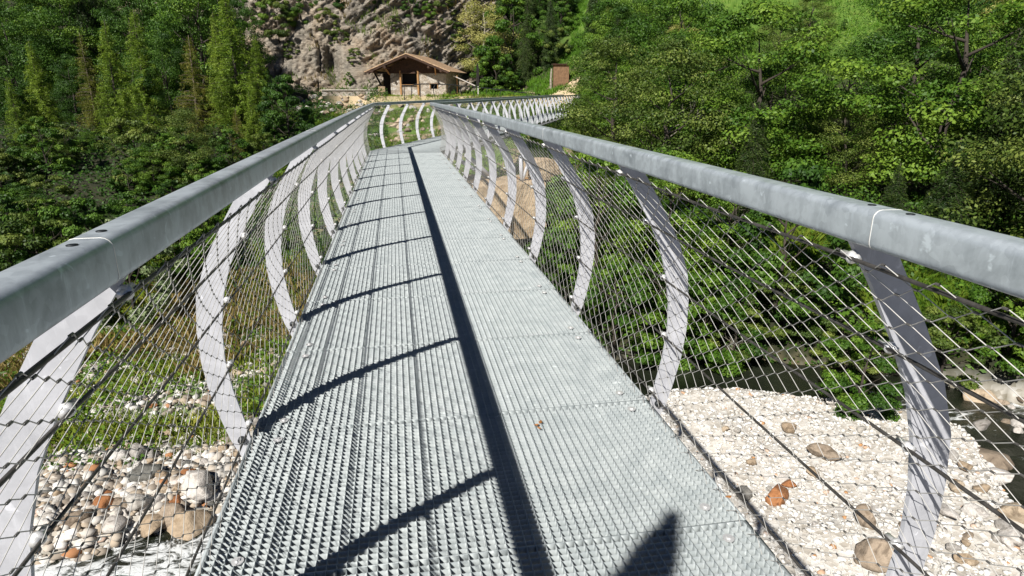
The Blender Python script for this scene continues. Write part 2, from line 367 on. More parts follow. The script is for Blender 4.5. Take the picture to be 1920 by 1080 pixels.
s_ = U*cos(ang)+W*sin(ang); t_ = -U*sin(ang)+W*cos(ang)          # t_: across the strata
strat = np.abs(fbm(s_*0.22, t_*1.0, 2.0, 4))
big = fbm(U*0.16, W*0.16, 9.0, 4); fold = fbm(U*0.45, W*0.45, 5.0, 4)
cr = 1-np.abs(vnoise(U*0.33+0.6*vnoise(U*0.5, W*0.5), W*0.18, 31.0))
disp = 1.6*big+0.7*fold+(0.5+0.5*sstep(-5, -1, U))*(strat-0.4)+(0.25+0.45*sstep(-5, -1, U))*(np.abs(fbm(s_*0.8, t_*3.6, 7.0, 5))*1.6-0.5)+(0.5-0.35*sstep(-5, -1, U))*np.abs(fbm(U*1.5, W*0.9, 3.0, 4))-1.1*np.clip(cr-0.86, 0, 1)*7
step = 0.9*np.floor((W+0.45*U+0.9*fold)/1.7)-0.9*(W+0.45*U)/1.7
# cave left of the hut, straight above the stone wall
cv = at(627, 128, 70); cave = np.exp(-(((U-cv.x)+0.35*(W-cv.z))/0.85)**2-((W-cv.z)/1.7)**2)
Yc = 68.0+0.42*(W-1)+0.05*np.abs(U+2)**1.25*np.where(U < -2, 1, 0)-0.0*U-disp*0.75-0.28*step+4.5*cave+np.where(U > 4, (U-4)*0.75, 0)
# smooth boulder face to the right of the cave
bd = at(660, 130, 67); bl = np.exp(-((U-bd.x)/1.7)**2-((W-bd.z)/1.9)**2); Yc = Yc*(1-bl)+(67.0+0.3*(W-1))*bl
ZZ = W+1.0*(U*0)
nu, nw = len(us), len(ws)
I, J = np.meshgrid(np.arange(nu-1), np.arange(nw-1)); q = (J*nu+I).ravel()
tag(link('cliff', npmesh('cliff', np.stack([U.ravel(), Yc.ravel(), ZZ.ravel()], 1), np.stack([q, q+1, q+nu+1, q+nu], 1), m, False)), kind='structure')
def cliff_pt(px, py):
    best = None
    for Y in np.arange(60, 84, 0.1):
        pt = at(px, py, Y); i = int(round((pt.x+26)/0.13)); j = int(round((pt.z+3)/0.13))
        if 0 <= i < nu and 0 <= j < nw and Yc[j, i] <= Y: return pt
    return at(px, py, 72)

# ------------------------------------------------------------------ footbridge
bridge = empty('footbridge', (0, 0, 0))
tag(bridge, 'galvanised steel footbridge with grating deck, curved ribs and wire nets, bending right', 'bridge')
CX = 0.245; HW = 0.985; SB = 18.6
DIR2 = Vector((sin(TH), cos(TH), 0)); NRM2 = Vector((cos(TH), -sin(TH), 0))
S_END = SB+42.5
def zc(s): return -0.10*(s/18.8)**2 if s < SB else -0.1-0.0016*(s-SB)
def pt(s, off, z):
    if s <= SB: return Vector((CX+off, s, z+zc(s)))
    return Vector((CX, SB, 0))+DIR2*(s-SB)+NRM2*off+Vector((0, 0, z+zc(s)))
def send(off): return SB-off*tan(TH/2)
def sstart(off): return SB+off*tan(TH/2)
def runpath(off, z, a=-2.2, b=S_END, step=1.57):
    out = []; s = a
    while s < send(off)-0.05: out.append(pt(s, off, z)); s += step
    e = send(off); out.append(Vector((CX+off, e, z+zc(e))))
    s = sstart(off)+step
    while s < b: out.append(pt(s, off, z)); s += step
    out.append(pt(b, off, z)); return out
RIB1 = [2.82+1.57*k for k in range(-3, 10) if 2.82+1.57*k < 18.2]
RIB2 = [SB+1.0+1.57*k for k in range(27)]
ZI = [1.243, 1.12, 0.96, 0.83, 0.70, 0.55, 0.40, 0.25, 0.10, -0.02, -0.10, -0.16, -0.20]
OI = [0.735, 0.818, 0.912, 0.974, 1.014, 1.040, 1.046, 1.030, 1.000, 0.980, 0.93, 0.80, 0.62]
ZO = [-0.30, -0.26, -0.20, -0.10, 0.0, 0.10, 0.25, 0.40, 0.55, 0.70, 0.85, 1.0, 1.12, 1.243]
OO = [0.62, 0.80, 0.95, 1.03, 1.07, 1.097, 1.130, 1.146, 1.144, 1.126, 1.072, 0.99, 0.917, 0.84]
def inner(z): return float(np.interp(z, ZI[::-1], OI[::-1]))
def rib_mesh(sgn):
    b = MB(); prof = [(sgn*o, z) for z, o in zip(ZI, OI)]+[(sgn*o, z) for z, o in zip(ZO, OO)]
    b.prism(prof, Matrix.Identity(3), 0.014)
    me = b.mesh('rib', M_RIB)
    return me
RM_ = {s: rib_mesh(s) for s in (-1, 1)}
def ball(b, c, r, n=8, sq=(1, 1, 1)):
    vs = []; fs = []
    for i in range(1, 5):
        for k in range(n):
            th = pi*i/5; vs.append((c[0]+r*sin(th)*cos(2*pi*k/n)*sq[0], c[1]+r*sin(th)*sin(2*pi*k/n)*sq[1], c[2]+r*cos(th)*sq[2]))
    for i in range(3):
        for k in range(n): fs.append((i*n+k, (i+1)*n+k, (i+1)*n+(k+1) % n, i*n+(k+1) % n))
    t = len(vs); vs += [(c[0], c[1], c[2]+r*sq[2]), (c[0], c[1], c[2]-r*sq[2])]
    for k in range(n): fs += [(t, k, (k+1) % n), (t+1, 3*n+(k+1) % n, 3*n+k)]
    b.add(vs, fs)
cb = MB(); ball(cb, (0, -0.003, 0), 0.016, 10, (1, 0.75, 1)); cb.tube([(0, -0.022, 0), (0, 0.03, 0)], 0.010, 8); CLAMP = cb.mesh('cable_clamp', M_CLAMP, True)
bb_ = MB(); bb_.tube([(0, -0.018, 0), (0, 0.0, 0)], 0.017, 10); BOLT = bb_.mesh('rib_bolt', M_DARKSTEEL, True)
CZ = [1.19, 0.96, 0.68, 0.38, 0.08]
def put_rib(s, sgn, det):
    o = link('rib', RM_[sgn], bridge)
    P = pt(s, 0, 0); o.location = P; o.rotation_euler = (0, 0, -TH if s > SB else 0)
    if det:
        for z in CZ:
            c = link('cable_clamp', CLAMP, o, (sgn*(inner(z)-0.016), -0.004, z))
        c = link('rib_bolt', BOLT, o, (sgn*1.02, -0.006, 0.0))
for s in RIB1:
    for g in (-1, 1): put_rib(s, g, s > 0 and s < 14.5)
for s in RIB2:
    for g in (-1, 1): put_rib(s, g, False)
# crossbeams
b = MB(); b.box((0, 0, -0.16), (1.30, 0.03, 0.18)); b.box((0, 0, -0.075), (1.9, 0.06, 0.012)); XB = b.mesh('crossbeam', M_BEAM)
for s in RIB1+RIB2:
    o = link('crossbeam', XB, bridge, pt(s, 0, 0)); o.rotation_euler = (0, 0, -TH if s > SB else 0)
def sweep(name, mats, path, prof, parent, smooth=True, cap=True):
    n = len(prof); vs = []; P = path
    for i, q_ in enumerate(P):
        t0 = (P[i]-P[i-1]).normalized() if i else (P[1]-P[0]).normalized()
        t1 = (P[i+1]-P[i]).normalized() if i < len(P)-1 else t0
        t = (t0+t1).normalized(); side = t.cross(Vector((0, 0, 1))).normalized(); k = 1/max(0.3, t.dot(t0))
        vs += [q_+side*(x*k)+Vector((0, 0, z)) for x, z in prof]
    fs = [(i*n+k, i*n+(k+1) % n, (i+1)*n+(k+1) % n, (i+1)*n+k) for i in range(len(P)-1) for k in range(n)]
    if cap: fs += [tuple(range(n-1, -1, -1)), tuple((len(P)-1)*n+k for k in range(n))]
    b = MB(); b.add(vs, fs); me = b.mesh(name, mats, smooth)
    return link(name, me, parent)
for g, nm in ((-1, 'left'), (1, 'right')):
    o = sweep('main_beam', M_BEAM, runpath(g*0.62, -0.30), [(-0.06, -0.08), (0.06, -0.08), (0.06, 0.08), (-0.06, 0.08)], bridge, False)
    o = sweep('edge_beam', M_BEAM, runpath(g*0.978, -0.045), [(-0.004, -0.06), (0.004, -0.06), (0.004, 0.040), (-0.004, 0.040)], bridge, False)
# handrails: rounded rectangular tube
def rrect(w, h, r, n=4):
    out = []
    for cx, cz, a0 in ((w/2-r, h/2-r, 0), (-w/2+r, h/2-r, 90), (-w/2+r, -h/2+r, 180), (w/2-r, -h/2+r, 270)):
        for i in range(n+1):
            a = radians(a0+90*i/n); out.append((cx+r*cos(a), cz+r*sin(a)))
    return out
RP = rrect(0.076, 0.085, 0.018)
for g in (-1, 1):
    off = g*0.768
    rail = sweep('handrail', M_RAIL, runpath(off, 1.2675), RP, bridge)
    for s in ([0.35+1.22*0 + 1.57*k for k in range(0)]+[1.17+3.14*k for k in range(6)]):
        wb = MB(); pr = rrect(0.0772, 0.0862, 0.0185); nn = len(pr); vs = []
        for yy in (-0.0013, 0.0013): vs += [(x, yy, z) for x, z in pr]
        wb.add(vs, [(k, (k+1) % nn, (k+1) % nn+nn, k+nn) for k in range(nn)]+[tuple(range(nn-1, -1, -1)), tuple(range(nn, 2*nn))])
        o = wb.build('weld_seam', M_WELD, rail, True, pt(s, off, 1.2675))
        for ds in (-0.055, 0.055):
            sb_ = MB(); sb_.tube([(0, 0, 0.0), (0, 0, 0.0015)], 0.009, 10); sb_.build('rail_screw', M_DARKSTEEL, rail, True, pt(s+ds, off, 1.3101))
# horizontal cables
for g in (-1, 1):
    for z in CZ:
        off = g*(inner(z)-0.026)
        path = []
        for a, b2 in zip(RIB1[:-1], RIB1[1:]): path += [pt(a, off, z), pt((a+b2)/2, off, z-0.006)]
        path.append(pt(RIB1[-1], off, z)); e = send(off); path.append(Vector((CX+off, e, z+zc(e))))
        path += [pt(s, off, z) for s in RIB2]
        mb = MB(); mb.tube(path, 0.0048, 6); mb.build('cable', M_CABLE, bridge, True)
# wire nets (diamond mesh, 140 x 80 mm)
def net(g):
    zz = np.array([1.205]+ZI[1:10]); oo = np.array([inner(1.205)]+OI[1:10])-0.030
    arc = np.concatenate([[0], np.cumsum(np.hypot(np.diff(zz), np.diff(oo)))])     # from the top down
    L = arc[-1]
    px, pz = 0.07, L/round(L/0.04)
    nz = int(round(L/pz))
    def knot(i, j):                       # i along, j up
        a = L-j*pz; z = float(np.interp(a, arc, zz)); o = float(np.interp(a, arc, oo)); return o, z
    ks = [knot(0, j) for j in range(nz+1)]
    wires = MB(); kn = MB()
    Vw = []; Fw = []; Vk = []; Fk = []
    def prismseg(VV, FF, A, B, r, m=4):
        t = (B-A).normalized(); u = t.cross(Vector((1, 0, 0.02))).normalized(); w = t.cross(u); k0 = len(VV)
        for P_ in (A, B):
            for k in range(m):
                c, s = cos(2*pi*k/m), sin(2*pi*k/m); VV.append(P_+(u*c+w*s)*r)
        for k in range(m): FF.append((k0+k, k0+(k+1) % m, k0+m+(k+1) % m, k0+m+k))
    def seg(s0, s1, near):
        n_ = int((s1-s0)/px); e = 0.0065
        for i in range(n_):
            for j in range(nz+1):
                if (i+j) % 2: continue
                s = s0+i*px; o, z = ks[j]; A0 = pt(s-e, g*o, z); A1 = pt(s+e, g*o, z)
                if near and s < 9: prismseg(Vk, Fk, pt(s-e*0.8, g*(o), z), pt(s+e*0.8, g*(o), z), 0.0029, 6)
                if j < nz:
                    o2, z2 = ks[j+1]
                    dmp = 0.0
                    prismseg(Vw, Fw, A1, pt(s+px-e, g*o2, z2), 0.00125 if s < 5 else 0.00105)
                    prismseg(Vw, Fw, A0, pt(s-px+e, g*o2, z2), 0.00125 if s < 5 else 0.00105)
                if j == 0 or j == nz: continue
                prismseg(Vw, Fw, A0, A1, 0.0014)
    off = g*1.0
    seg(0.0, send(off), True)
    seg(sstart(off), SB+24, False)
    me = npmesh('net', Vw, Fw, M_NET, True); o = link('wire_net', me, bridge)
    link('net_ferrules', npmesh('net_ferrules', Vk, Fk, M_KNOT, True), o)
net(-1); net(1)
# grating panels, one metre long
def grating(w, L, pitch, cp, hb=0.034, serr=True):
    V = []; F = []
    def bx(x0, x1, y0, y1, z0, z1):
        k = len(V)
        V.extend([(x0, y0, z0), (x1, y0, z0), (x1, y1, z0), (x0, y1, z0), (x0, y0, z1), (x1, y0, z1), (x1, y1, z1), (x0, y1, z1)])
        F.extend([(k+4, k+5, k+6, k+7), (k, k+1, k+5, k+4), (k+1, k+2, k+6, k+5), (k+2, k+3, k+7, k+6), (k+3, k, k+4, k+7)])
    n_ = int(round((w-0.004)/pitch)); pp = (w-0.004)/n_
    for i in range(n_+1):
        x = -w/2+0.002+i*pp; ns = int(round(L/cp))
        for q_ in range(ns): bx(x-0.0012, x+0.0012, q_*L/ns, (q_+1)*L/ns, -hb, 0.0006 if 0 < i < n_ else 0.001)
    m_ = int(round(L/cp)); c_ = L/m_
    for j in range(1, m_):
        y = j*c_
        if serr:
            for i in range(n_):
                x0 = -w/2+0.002+i*pp+0.0014; x1 = x0+pp-0.0028; q4 = (x1-x0)/4
                zt = [-0.0004, -0.0034, -0.0004, -0.0034, -0.0004]; k = len(V)
                for t in range(5):
                    V.extend([(x0+q4*t, y-0.0012, -hb), (x0+q4*t, y-0.0012, zt[t]), (x0+q4*t, y+0.0030, zt[t]-0.0004)])
                for t in range(4):
                    a = k+3*t; F.extend([(a, a+3, a+4, a+1), (a+1, a+4, a+5, a+2)])
        else: bx(-w/2, w/2, y-0.0014, y+0.0014, -hb, -0.0016)
    bx(-w/2, w/2, -0.0002, 0.0030, -0.006, 0.0012)
    for i in range(n_): bx(-w/2+0.0034+i*pp, -w/2+0.0006+(i+1)*pp, -0.0012, 0.0030, -hb, -0.0010)
    for x in (-w/2-0.006, w/2+0.006): bx(x-0.006, x+0.006, 0.001, L-0.001, -hb, 0.0022)
    return npmesh('grating_panel', V, F, M_GRATE)
GW = 2*HW-0.03
gfull = grating(GW, 1.0, 0.0345, 0.0303)
gfar = grating(GW, 1.0, 0.069, 0.06, 0.034, False)
wb = MB(); wb.tube([(0, 0, 0), (0, 0, 0.004)], 0.021, 14); wb.tube([(0, 0, 0.004), (0, 0, 0.009)], 0.009, 6); DB = wb.mesh('deck_bolt', M_CLAMP, False)
y = -1.14
while y < 17.5:
    me = gfull
    o = link('grating_panel', me, bridge, (CX, y, zc(y))); o.rotation_euler = (atan2(zc(y+1)-zc(y), 1), 0, 0)
    if y > 0:
        for xx in (-0.855, 0.865):
            for dy in (0.1, 0.915): link('deck_bolt', DB, o, (xx, dy, 0.0005))
    y += 1.0
def slab(name, pts, m):
    b = MB(); n_ = len(pts); b.add([Vector(p_) for p_ in pts]+[Vector(p_)-Vector((0, 0, 0.034)) for p_ in pts], [tuple(range(n_)), tuple(range(2*n_-1, n_-1, -1))]+[(i, (i+1) % n_, (i+1) % n_+n_, i+n_) for i in range(n_)]); return b.build(name, m, bridge)
w2 = HW-0.015
slab('grating_panel', [pt(17.862, -w2, 0), pt(17.862, w2, 0), Vector((CX+w2, send(w2)-0.004, zc(SB))), Vector((CX-w2, send(-w2)-0.004, zc(SB)))], M_GRATE)
s2 = SB+0.25
slab('grating_panel', [Vector((CX-w2, send(-w2)+0.004, zc(SB))), Vector((CX+w2, send(w2)+0.004, zc(SB))), pt(s2, w2, 0), pt(s2, -w2, 0)], M_GRATE)
s = s2+0.005
while s+1 < S_END:
    o = link('grating_panel', gfar, bridge, pt(s, 0, 0)); o.rotation_euler = (atan2(-0.0016, 1), 0, -TH); s += 1.0
# steel strut under the bend
b = MB()
A = Vector((3.2, 20.6, -1.35)); 
for q_ in ((2.1, 20.0, -0.35), (1.5, 21.4, -0.35)): b.tube([A, q_], 0.07, 10)
b.tube([(3.9, 20.2, -1.3), (3.86, 20.2, -0.45)], 0.06, 10); b.tube([(3.9, 20.2, -1.3), (4.15, 20.2, -0.55)], 0.05, 10)
b.build('support_strut', M_RIB, bridge, True)
#PART2
# ------------------------------------------------------------------ masonry pier below the bend
M_STONE, n, l, p = newmat('rubble_masonry')
tc = n.new('ShaderNodeTexCoord'); v = tc.outputs['Object']
w_ = noise(n, l, 2.2, 3, 0.5, v)
mv = n.new('ShaderNodeVectorMath'); mv.operation = 'MULTIPLY_ADD'; l.new(w_.outputs['Color'], mv.inputs[0]); mv.inputs[1].default_value = (0.25, 0.25, 0.25); l.new(v, mv.inputs[2])
mp = n.new('ShaderNodeMapping'); mp.inputs['Scale'].default_value = (2.6, 2.6, 4.6); l.new(mv.outputs[0], mp.inputs[0])
vo = n.new('ShaderNodeTexVoronoi'); vo.inputs['Scale'].default_value = 1.0; l.new(mp.outputs[0], vo.inputs['Vector'])
ve = n.new('ShaderNodeTexVoronoi'); ve.feature = 'DISTANCE_TO_EDGE'; l.new(mp.outputs[0], ve.inputs['Vector'])
sep = n.new('ShaderNodeSeparateColor'); l.new(vo.outputs['Color'], sep.inputs[0])
r1 = ramp(n, l, sep.outputs[0], [(0.0, (0.34, 0.30, 0.25)), (0.35, (0.56, 0.49, 0.40)), (0.7, (0.70, 0.65, 0.57)), (1.0, (0.76, 0.74, 0.70))])
re = ramp(n, l, ve.outputs['Distance'], [(0.02, (0.30, 0.25, 0.2)), (0.08, (1, 1, 1))])
mx = n.new('ShaderNodeMix'); mx.data_type = 'RGBA'; mx.blend_type = 'MULTIPLY'; mx.inputs[0].default_value = 1.0; l.new(r1.outputs[0], mx.inputs[6]); l.new(re.outputs[0], mx.inputs[7])
l.new(mx.outputs[2], p.inputs['Base Color']); p.inputs['Roughness'].default_value = 0.9
bump(n, l, re.outputs[0], 0.8, 0.06, p)
M_TANSTONE = simple('sandy_masonry', (0.36, 0.26, 0.16), (0.60, 0.47, 0.32), 4, 0.9, 0, 0.8, 0.06, 9)

def rough_block(b, c, d, rz=0.0, sub=5, amp=0.05, seed=0, mi=0):
    R = Matrix.Rotation(rz, 3, 'Z'); N = sub
    idx = {}; vs = []; fs = []
    def vid(i, j, k):
        if (i, j, k) not in idx:
            pnt = Vector((i/N-0.5, j/N-0.5, k/N-0.5)); q_ = Vector((pnt.x*d[0], pnt.y*d[1], pnt.z*d[2]))
            nn = float(vnoise(q_.x*1.7+seed, q_.y*1.7, q_.z*1.7)); n2 = float(vnoise(q_.x*1.7, q_.y*1.7+seed+9, q_.z*1.7+5))
            q_ += Vector((nn, n2, nn-n2))*amp
            idx[(i, j, k)] = len(vs); vs.append(R @ q_+Vector(c))
        return idx[(i, j, k)]
    for a in range(N):
        for e in range(N):
            fs += [(vid(a, e, N), vid(a+1, e, N), vid(a+1, e+1, N), vid(a, e+1, N)), (vid(a, e+1, 0), vid(a+1, e+1, 0), vid(a+1, e, 0), vid(a, e, 0)),
                   (vid(a, 0, e), vid(a+1, 0, e), vid(a+1, 0, e+1), vid(a, 0, e+1)), (vid(a, N, e+1), vid(a+1, N, e+1), vid(a+1, N, e), vid(a, N, e)),
                   (vid(0, a, e+1), vid(0, a+1, e+1), vid(0, a+1, e), vid(0, a, e)), (vid(N, a, e), vid(N, a+1, e), vid(N, a+1, e+1), vid(N, a, e+1))]
    b.add(vs, fs, mi)
pier = empty('bridge_pier', (3.4, 20.6, -3.2)); tag(pier, 'sandy stone pier standing under the bend of the footbridge', 'pier')
b = MB(); rough_block(b, (-0.15, 0.4, 1.0), (2.4, 2.6, 1.75), 0.10, 10, 0.10, 1); b.build('pier_cap', M_TANSTONE, pier)
b = MB(); rough_block(b, (-0.3, 0.7, -1.0), (1.7, 1.8, 2.6), 0.10, 6, 0.08, 4); b.build('pier_shaft', M_STONE, pier)
b = MB(); rough_block(b, (1.25, 0.1, 2.28), (0.9, 0.9, 0.55), 0.3, 6, 0.10, 7); b.build('upper_ledge', M_TANSTONE, pier)
b = MB(); b.box((0.9, -0.2, 1.93), (1.5, 0.12, 0.07)); b.box((1.0, 0.2, 1.96), (1.4, 0.1, 0.08)); b.build('ledge_board', M_WOODLT, pier)

# ------------------------------------------------------------------ hut, walls, path railing
HY = 62.0
h0 = at(773, 178, HY); hut = empty('stone_hut', (h0.x, HY, 1.0), -radians(18)); tag(hut, 'small stone hut with broad shingled gable roof in front of the cliff', 'hut')
hw = 3.85; eave = 2.05; apex = 3.55; dep = 5.2; ov = 1.45
b = MB()                                     # walls built round the openings (butted pieces)
wl_, wr_ = -2.0, 3.2; H_ = 2.2
def wallbox(x0, x1, z0, z1, y0=0.0, y1=0.35): b.box(((x0+x1)/2, (y0+y1)/2, (z0+z1)/2), (x1-x0, y1-y0, z1-z0))
wallbox(wl_, -0.95, -0.6, H_); wallbox(-0.95, 0.55, -0.6, 1.0); wallbox(-0.95, 0.55, 1.95, H_)
wallbox(0.55, 1.75, -0.6, H_); wallbox(1.75, 2.4, -0.6, 0.62); wallbox(1.75, 2.4, 1.02, H_); wallbox(2.4, wr_, -0.6, H_)
b.box((wl_+0.175, dep/2+0.17, H_/2-0.3), (0.35, dep-0.36, H_+0.6)); b.box((wr_-0.175, dep/2+0.17, H_/2-0.3), (0.35, dep-0.36, H_+0.6)); b.box(((wl_+wr_)/2, dep+0.17, H_/2-0.3), (wr_-wl_, 0.34, H_+0.6))
b.build('wall', M_STONE, hut)
b = MB(); b.box(((wl_+wr_)/2, 0.8, 1.5), (wr_-wl_-0.8, 0.06, 2.0)); b.build('interior_shade_panel', M_SHADE_DARKWOOD, hut)  # near-black sheet paints in the shade seen through the window openings
b = MB(); gx = 0.0                            # gable boards
b.prism([(wl_-0.3, H_-0.25), (wr_+0.1, H_-0.25), (wr_-0.2, H_+0.03), (0.0, apex-0.16), (wl_-0.3, H_+0.20)], Matrix.Translation((0, -0.06, 0)).to_3x3(), 0.08)
for vtx in range(len(b.v)): x_, y_, z_ = b.v[vtx]; b.v[vtx] = (x_, y_-0.05, z_)
b.build('gable_boarding', M_WOOD, hut)
rf = None
for sg, nm in ((-1, 'l'), (1, 'r')):
    bb2 = MB(); nseg = 14
    for r_ in range(nseg):
        t0, t1 = r_/nseg, (r_+1)/nseg+0.02
        xa, xb = sg*hw*t0, sg*hw*t1; za, zb = apex-(apex-eave)*t0, apex-(apex-eave)*t1
        jog = 0.03*random.uniform(-1, 1)
        q_ = [(xa, -ov+jog, za), (xb, -ov+jog, zb+0.03), (xb, dep+0.6, zb+0.03), (xa, dep+0.6, za)]
        off_ = 0.012*(nseg-r_)/nseg
        bb2.add([Vector(t)+Vector((0, 0, 0.055+off_)) for t in q_]+[Vector(t)+Vector((0, 0, 0.0+off_)) for t in q_], [(0, 1, 2, 3) if sg < 0 else (3, 2, 1, 0), (7, 6, 5, 4) if sg < 0 else (4, 5, 6, 7), (0, 4, 5, 1), (1, 5, 6, 2), (2, 6, 7, 3), (3, 7, 4, 0)])
    r_o = bb2.build('roof_slope', M_ROOF, hut)
    b = MB(); b.bar((0, -ov+0.08, apex-0.09), (sg*hw*0.985, -ov+0.08, eave-0.07), 0.07, 0.16); b.bar((0, -ov+0.65, apex-0.10), (sg*hw*0.97, -ov+0.65, eave-0.09), 0.1, 0.12); b.build('barge_board', M_WOOD, hut)
for xx, zz_ in ((0, apex-0.28), (-2.0, 2.45), (2.0, 2.45), (-3.2, 2.08), (3.1, 2.12)):
    b = MB(); b.tube([(xx, -ov-0.05, zz_), (xx, dep+0.4, zz_)], 0.11, 8); b.build('purlin', M_WOOD, hut)
for xx in (-2.0, 2.3):
    b = MB(); b.bar((xx, -0.12, H_-0.35), (xx+0.15*np.sign(xx), -0.9, H_+0.22), 0.1, 0.1); b.build('bracket', M_WOODLT, hut)
for xx in (-1.02, 0.62):
    b = MB(); b.box((xx, -0.07, 1.15), (0.15, 0.14, 2.1)); b.build('post', M_WOODLT, hut)
b = MB(); b.box((-0.2, -0.05, 0.96), (1.5, 0.24, 0.08)); b.build('window_sill', M_WOODLT, hut)
b = MB(); b.box((-0.2, -0.04, 2.02), (1.6, 0.2, 0.14)); b.build('lintel', M_WOOD, hut)
b = MB(); b.box((2.07, -0.03, 1.06), (0.85, 0.16, 0.08)); b.box((1.72, -0.02, 0.82), (0.06, 0.1, 0.40)); b.box((2.43, -0.02, 0.82), (0.06, 0.1, 0.40)); b.build('window_frame', M_WOODLT, hut)
b = MB(); b.bar((-3.4, -0.1, 1.95), (-2.3, -0.1, -0.2), 0.14, 0.14); b.bar((-3.5, -0.1, 2.0), (-2.1, -0.1, 2.03), 0.12, 0.14); b.build('porch_brace', M_SHADE_DARKWOOD, hut)
b = MB(); b.box((-2.75, 2.4, 1.0), (1.45, 0.1, 2.3)); b.build('porch_shade_panel', M_SHADE_DARKWOOD, hut)  # near-black panel added as painted shade of the open porch
# lean-to board beside the hut
lt = empty('leaning_board_roof', at(868, 165, 61.5)); tag(lt, 'pale plank roof leaning down at the right end of the stone hut', 'lean-to')
b = MB(); b.bar((-0.9, -0.3, 1.05), (1.05, -0.3, 0.20), 0.9, 0.06); b.build('board_roof', simple('bleached_board', (0.62, 0.58, 0.55), (0.78, 0.75, 0.72), 6, 0.7), lt)
b = MB(); b.tube([(-0.55, -0.3, -0.4), (-0.55, -0.3, 1.1)], 0.06, 7); b.build('post', M_WOODLT, lt)
# tall dark wooden wayside post
c_ = at(896, 186, 60.5); cr_ = empty('carved_wooden_post', (c_.x, 60.5, gz(c_.x, 60.5)-0.05)); tag(cr_, 'tall dark carved wooden post on a pale leg beside the path', 'post')
b = MB(); b.prism([(-0.14, 0.9), (0.14, 0.9), (0.13, 2.4), (0.05, 2.75), (-0.03, 2.9), (-0.08, 2.5)], Matrix.Identity(3), 0.12); b.build('carved_figure', M_SHADE_DARKWOOD, cr_)
b = MB(); b.box((0.03, 0, 0.45), (0.09, 0.09, 0.9)); b.build('leg', simple('pale_post', (0.45, 0.45, 0.42), (0.6, 0.6, 0.57)), cr_)
# brown shed / information board at the end of the bridge
s_ = at(1045, 168, 64); sh = empty('timber_shed', (s_.x, 64, gz(s_.x, 64)), -0.15); tag(sh, 'narrow brown timber shed standing by the far end of the footbridge', 'shed')
zb = s_.z-gz(s_.x, 64)
b = MB(); b.box((0.35, 0.5, zb+1.15), (1.5, 1.0, 2.3)); b.build('wall', simple('shed_boards', (0.15, 0.085, 0.045), (0.27, 0.16, 0.085), 5, 0.8), sh)
b = MB(); b.box((0.35, 0.5, zb+2.36), (1.8, 1.4, 0.08), mi=0); b.build('roof', M_WOOD, sh)
b = MB(); b.box((0.3, -0.2, zb-0.3), (1.7, 0.5, 0.5)); b.build('step', simple('concrete', (0.5, 0.48, 0.44), (0.62, 0.6, 0.55)), sh)
b = MB(); b.tube([(-0.62, 0.0, zb-0.1), (-0.66, 0, zb+0.9), (-0.60, 0, zb+1.95)], [0.13, 0.11, 0.07], 8); b.build('standing_log', M_BARKLT, sh)
# stone walls left of the hut
w1 = empty('mortared_stone_wall', (0, 0, 0)); a_ = at(604, 175, 60.8); c_ = at(718, 170, 61.2)
w1.location = (a_.x, 60.8, 0.3); tag(w1, 'long low mortared stone wall to the left of the hut', 'wall')
L_ = c_.x-a_.x
b = MB(); rough_block(b, (L_/2, 0.2, 0.45), (L_, 0.45, 1.5), 0.06, 10, 0.03, 2); b.build('masonry', M_STONE, w1)
b = MB(); b.bar((-0.05, 0.0, 1.225), (L_+0.05, 0.33, 1.225), 0.56, 0.06); b.build('coping', simple('coping_stone', (0.62, 0.56, 0.48), (0.74, 0.69, 0.62)), w1)
b = MB(); b.bar((1.0, -0.06, 1.1), (2.2, -0.0, 0.2), 0.03, 0.03)
pc = at(716, 178, 60.6)
pl = empty('stone_pillar', (pc.x, 60.3, 0.6)); tag(pl, 'short squat stone pillar between the low wall and the hut', 'pillar')
b = MB(); rough_block(b, (0, 0, 0.55), (0.5, 0.5, 1.3), 0.2, 6, 0.05, 3); b.build('shaft', M_TANSTONE, pl)
# dry-laid rubble bank under the terrace: one wall of stacked stones
def stone_mesh(name, seed, mat, sub=2, flat=0.6):
    import bmesh
    bm = bmesh.new(); bmesh.ops.create_icosphere(bm, subdivisions=3, radius=0.5)
    me = bpy.data.meshes.new(name); 
    r_ = random.Random(seed); pl_ = [(Vector((r_.gauss(0, 1), r_.gauss(0, 1), r_.gauss(0, 1))).normalized(), r_.uniform(0.22, 0.42)) for _ in range(13)]
    for vv in bm.verts:
        for nn, dd_ in pl_:
            e_ = vv.co.dot(nn)-dd_
            if e_ > 0: vv.co -= nn*e_*0.9
        vv.co += vv.co.normalized()*0.05*float(vnoise(vv.co.x*4+seed, vv.co.y*4, vv.co.z*4))+vv.co.normalized()*0.016*float(vnoise(vv.co.x*13+seed, vv.co.y*13, vv.co.z*13))
        vv.co.y *= r_.uniform(0.74, 0.76); vv.co.z *= flat
    bm.to_mesh(me); bm.free()
    if mat: me.materials.append(mat)
    me.polygons.foreach_set('use_smooth', [True]*len(me.polygons))
    return me
